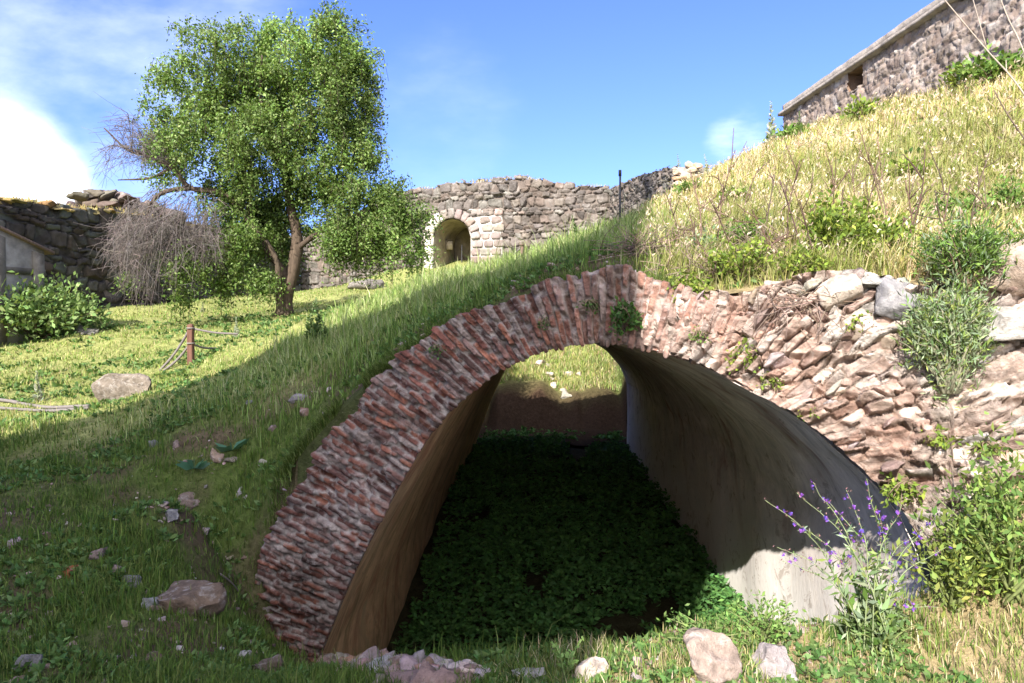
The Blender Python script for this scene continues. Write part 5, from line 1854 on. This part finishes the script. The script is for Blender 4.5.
# ------------------------------------------------------------------ posts, ropes, rod
pb = hit(191, 364)
ph = px_m(pb, 36)
post = empty('fence_post', pb, 'short brown wooden post holding two ropes on the courtyard lawn', 'post')
mb = MB()
V, Q = rock_template(6, 14, 0, 0.02, 900)
mb.add(V * np.array([0.055, 0.055, ph / 2 + 0.06]) + pb + np.array([0, 0, ph / 2 - 0.06]), Q, None, (0.13, 0.065, 0.045))
mb.build('timber', M_WOOD, post)
for zz in (0.9, 0.52):
    mb = MB()
    a = np.linspace(0, 6.28, 14)
    tube(mb, np.stack([pb[0] + 0.07 * np.cos(a), pb[1] + 0.07 * np.sin(a), np.full(14, pb[2] + ph * zz)], 1), 0.018, None, 6, (0.19, 0.17, 0.15))
    mb.build('rope_collar', M_ROPE, post)


def rope(pts, rad, label, sag=0.0):
    mb = MB()
    C = curve_pts(pts, 30)
    C[:, 2] -= sag * np.sin(np.linspace(0, math.pi, 30))
    tube(mb, C, rad, None, 7, (0.17, 0.15, 0.14), 0.08)
    tag(mb.build('rope', M_ROPE, None, True), label, 'rope', 'ropes of the courtyard barrier')


tp1, tp2 = pb + np.array([0, 0, ph * 0.9]), pb + np.array([0, 0, ph * 0.52])
rope([tp1, (tp1 + hit(160, 372)) / 2 - np.array([0, 0, 0.05]), hit(160, 372) + np.array([0, 0, 0.03])], 0.026, 'upper grey rope slanting from the wooden post down to the left')
rope([tp2, (tp2 + hit(164, 372)) / 2 - np.array([0, 0, 0.04]), hit(164, 372) + np.array([0, 0, 0.03])], 0.026, 'lower grey rope slanting from the wooden post down to the left')
e = hit(238, 346) + np.array([0, 0, 0.25])
rope([tp1, (tp1 * 0.5 + e * 0.5) - np.array([0, 0, 0.03]), e], 0.022, 'upper rope running from the wooden post right to the crest')
rope([tp2, (tp2 * 0.5 + hit(216, 352) * 0.5), hit(216, 352) + np.array([0, 0, 0.08])], 0.022, 'lower rope running from the wooden post right into the grass')
q = [hit(px, py) + np.array([0, 0, 0.05]) for px, py in ((-30, 398), (10, 404), (45, 410), (88, 409))]
rope(q, 0.032, 'upper dark rope lying on the lawn at the left edge')
q = [hit(px, py) + np.array([0, 0, 0.04]) for px, py in ((-30, 408), (10, 411), (48, 413), (88, 411))]
rope(q, 0.028, 'lower dark rope lying on the lawn at the left edge')
gb = hit(522, 262)
gp = empty('fence_post', gb, 'thin rusty post on the crest in front of the gate wall', 'post')
hm = px_m(gb, 16)
mb = MB()
tube(mb, [gb - np.array([0, 0, 0.1]), gb + np.array([0, 0, hm])], 0.03, None, 8, (0.14, 0.09, 0.07))
mb.build('shaft', M_IRON, gp)
mb = MB()
tube(mb, [gb + np.array([0, 0, hm]), gb + np.array([0, 0, hm + 0.03])], 0.045, None, 8, (0.12, 0.08, 0.06))
mb.build('cap', M_IRON, gp)
for f_, lab in ((0.95, 'upper thin rope on the crest in front of the gate wall'), (0.55, 'lower thin rope on the crest in front of the gate wall')):
    a = gb + np.array([0, 0, hm * f_])
    b_ = W(474 if f_ > 0.6 else 490, 282, gb[1] + 0.3)
    rope([a, (a + b_) / 2 - np.array([0, 0, 0.06]), b_], 0.014, lab)
rb = hit(620, 226)
mb = MB()
tube(mb, [rb - np.array([0, 0, 0.2]), np.array([rb[0], rb[1], W(620, 172, rb[1])[2]])], 0.022, 0.02, 8, (0.05, 0.05, 0.055))
hb = W(620, 176, rb[1])
tube(mb, [hb, hb + np.array([0, 0, 0.12])], 0.032, 0.03, 8, (0.05, 0.05, 0.055))
tag(mb.build('iron_rod', M_IRON), 'thin dark iron rod standing on the crest against the sky', 'rod')

# tufts of dry grass along the wall heads
r = np.random.default_rng(161)
mb = MB()
P = []
for i in range(900):
    s_ = r.uniform(0.5, gl + gr_ - 0.3)
    if vnoise(s_ * 1.2, 0, 0, 7) < -0.1:
        continue
    p2 = G0 + gt * s_ - gn * r.uniform(0, 0.5)
    P.append([*p2, gtop(s_) - 0.05])
for i in range(2600):
    s_ = r.uniform(0.5, ll - 0.3)
    p2 = LA + lt * s_ - np.array([lt[1], -lt[0]]) * r.uniform(-0.05, 1.4)
    P.append([*p2, ltop(s_)])
P = np.array(P)
n = len(P)
blades(mb, P, r.uniform(0.08, 0.26, n), r.uniform(0.025, 0.05, n), pick([(0.38, 0.29, 0.12), (0.44, 0.36, 0.2), (0.25, 0.24, 0.08)], n, r), 0.6, None, r)
tag(mb.build('wall_head_grass', M_GRASS), kind='stuff')
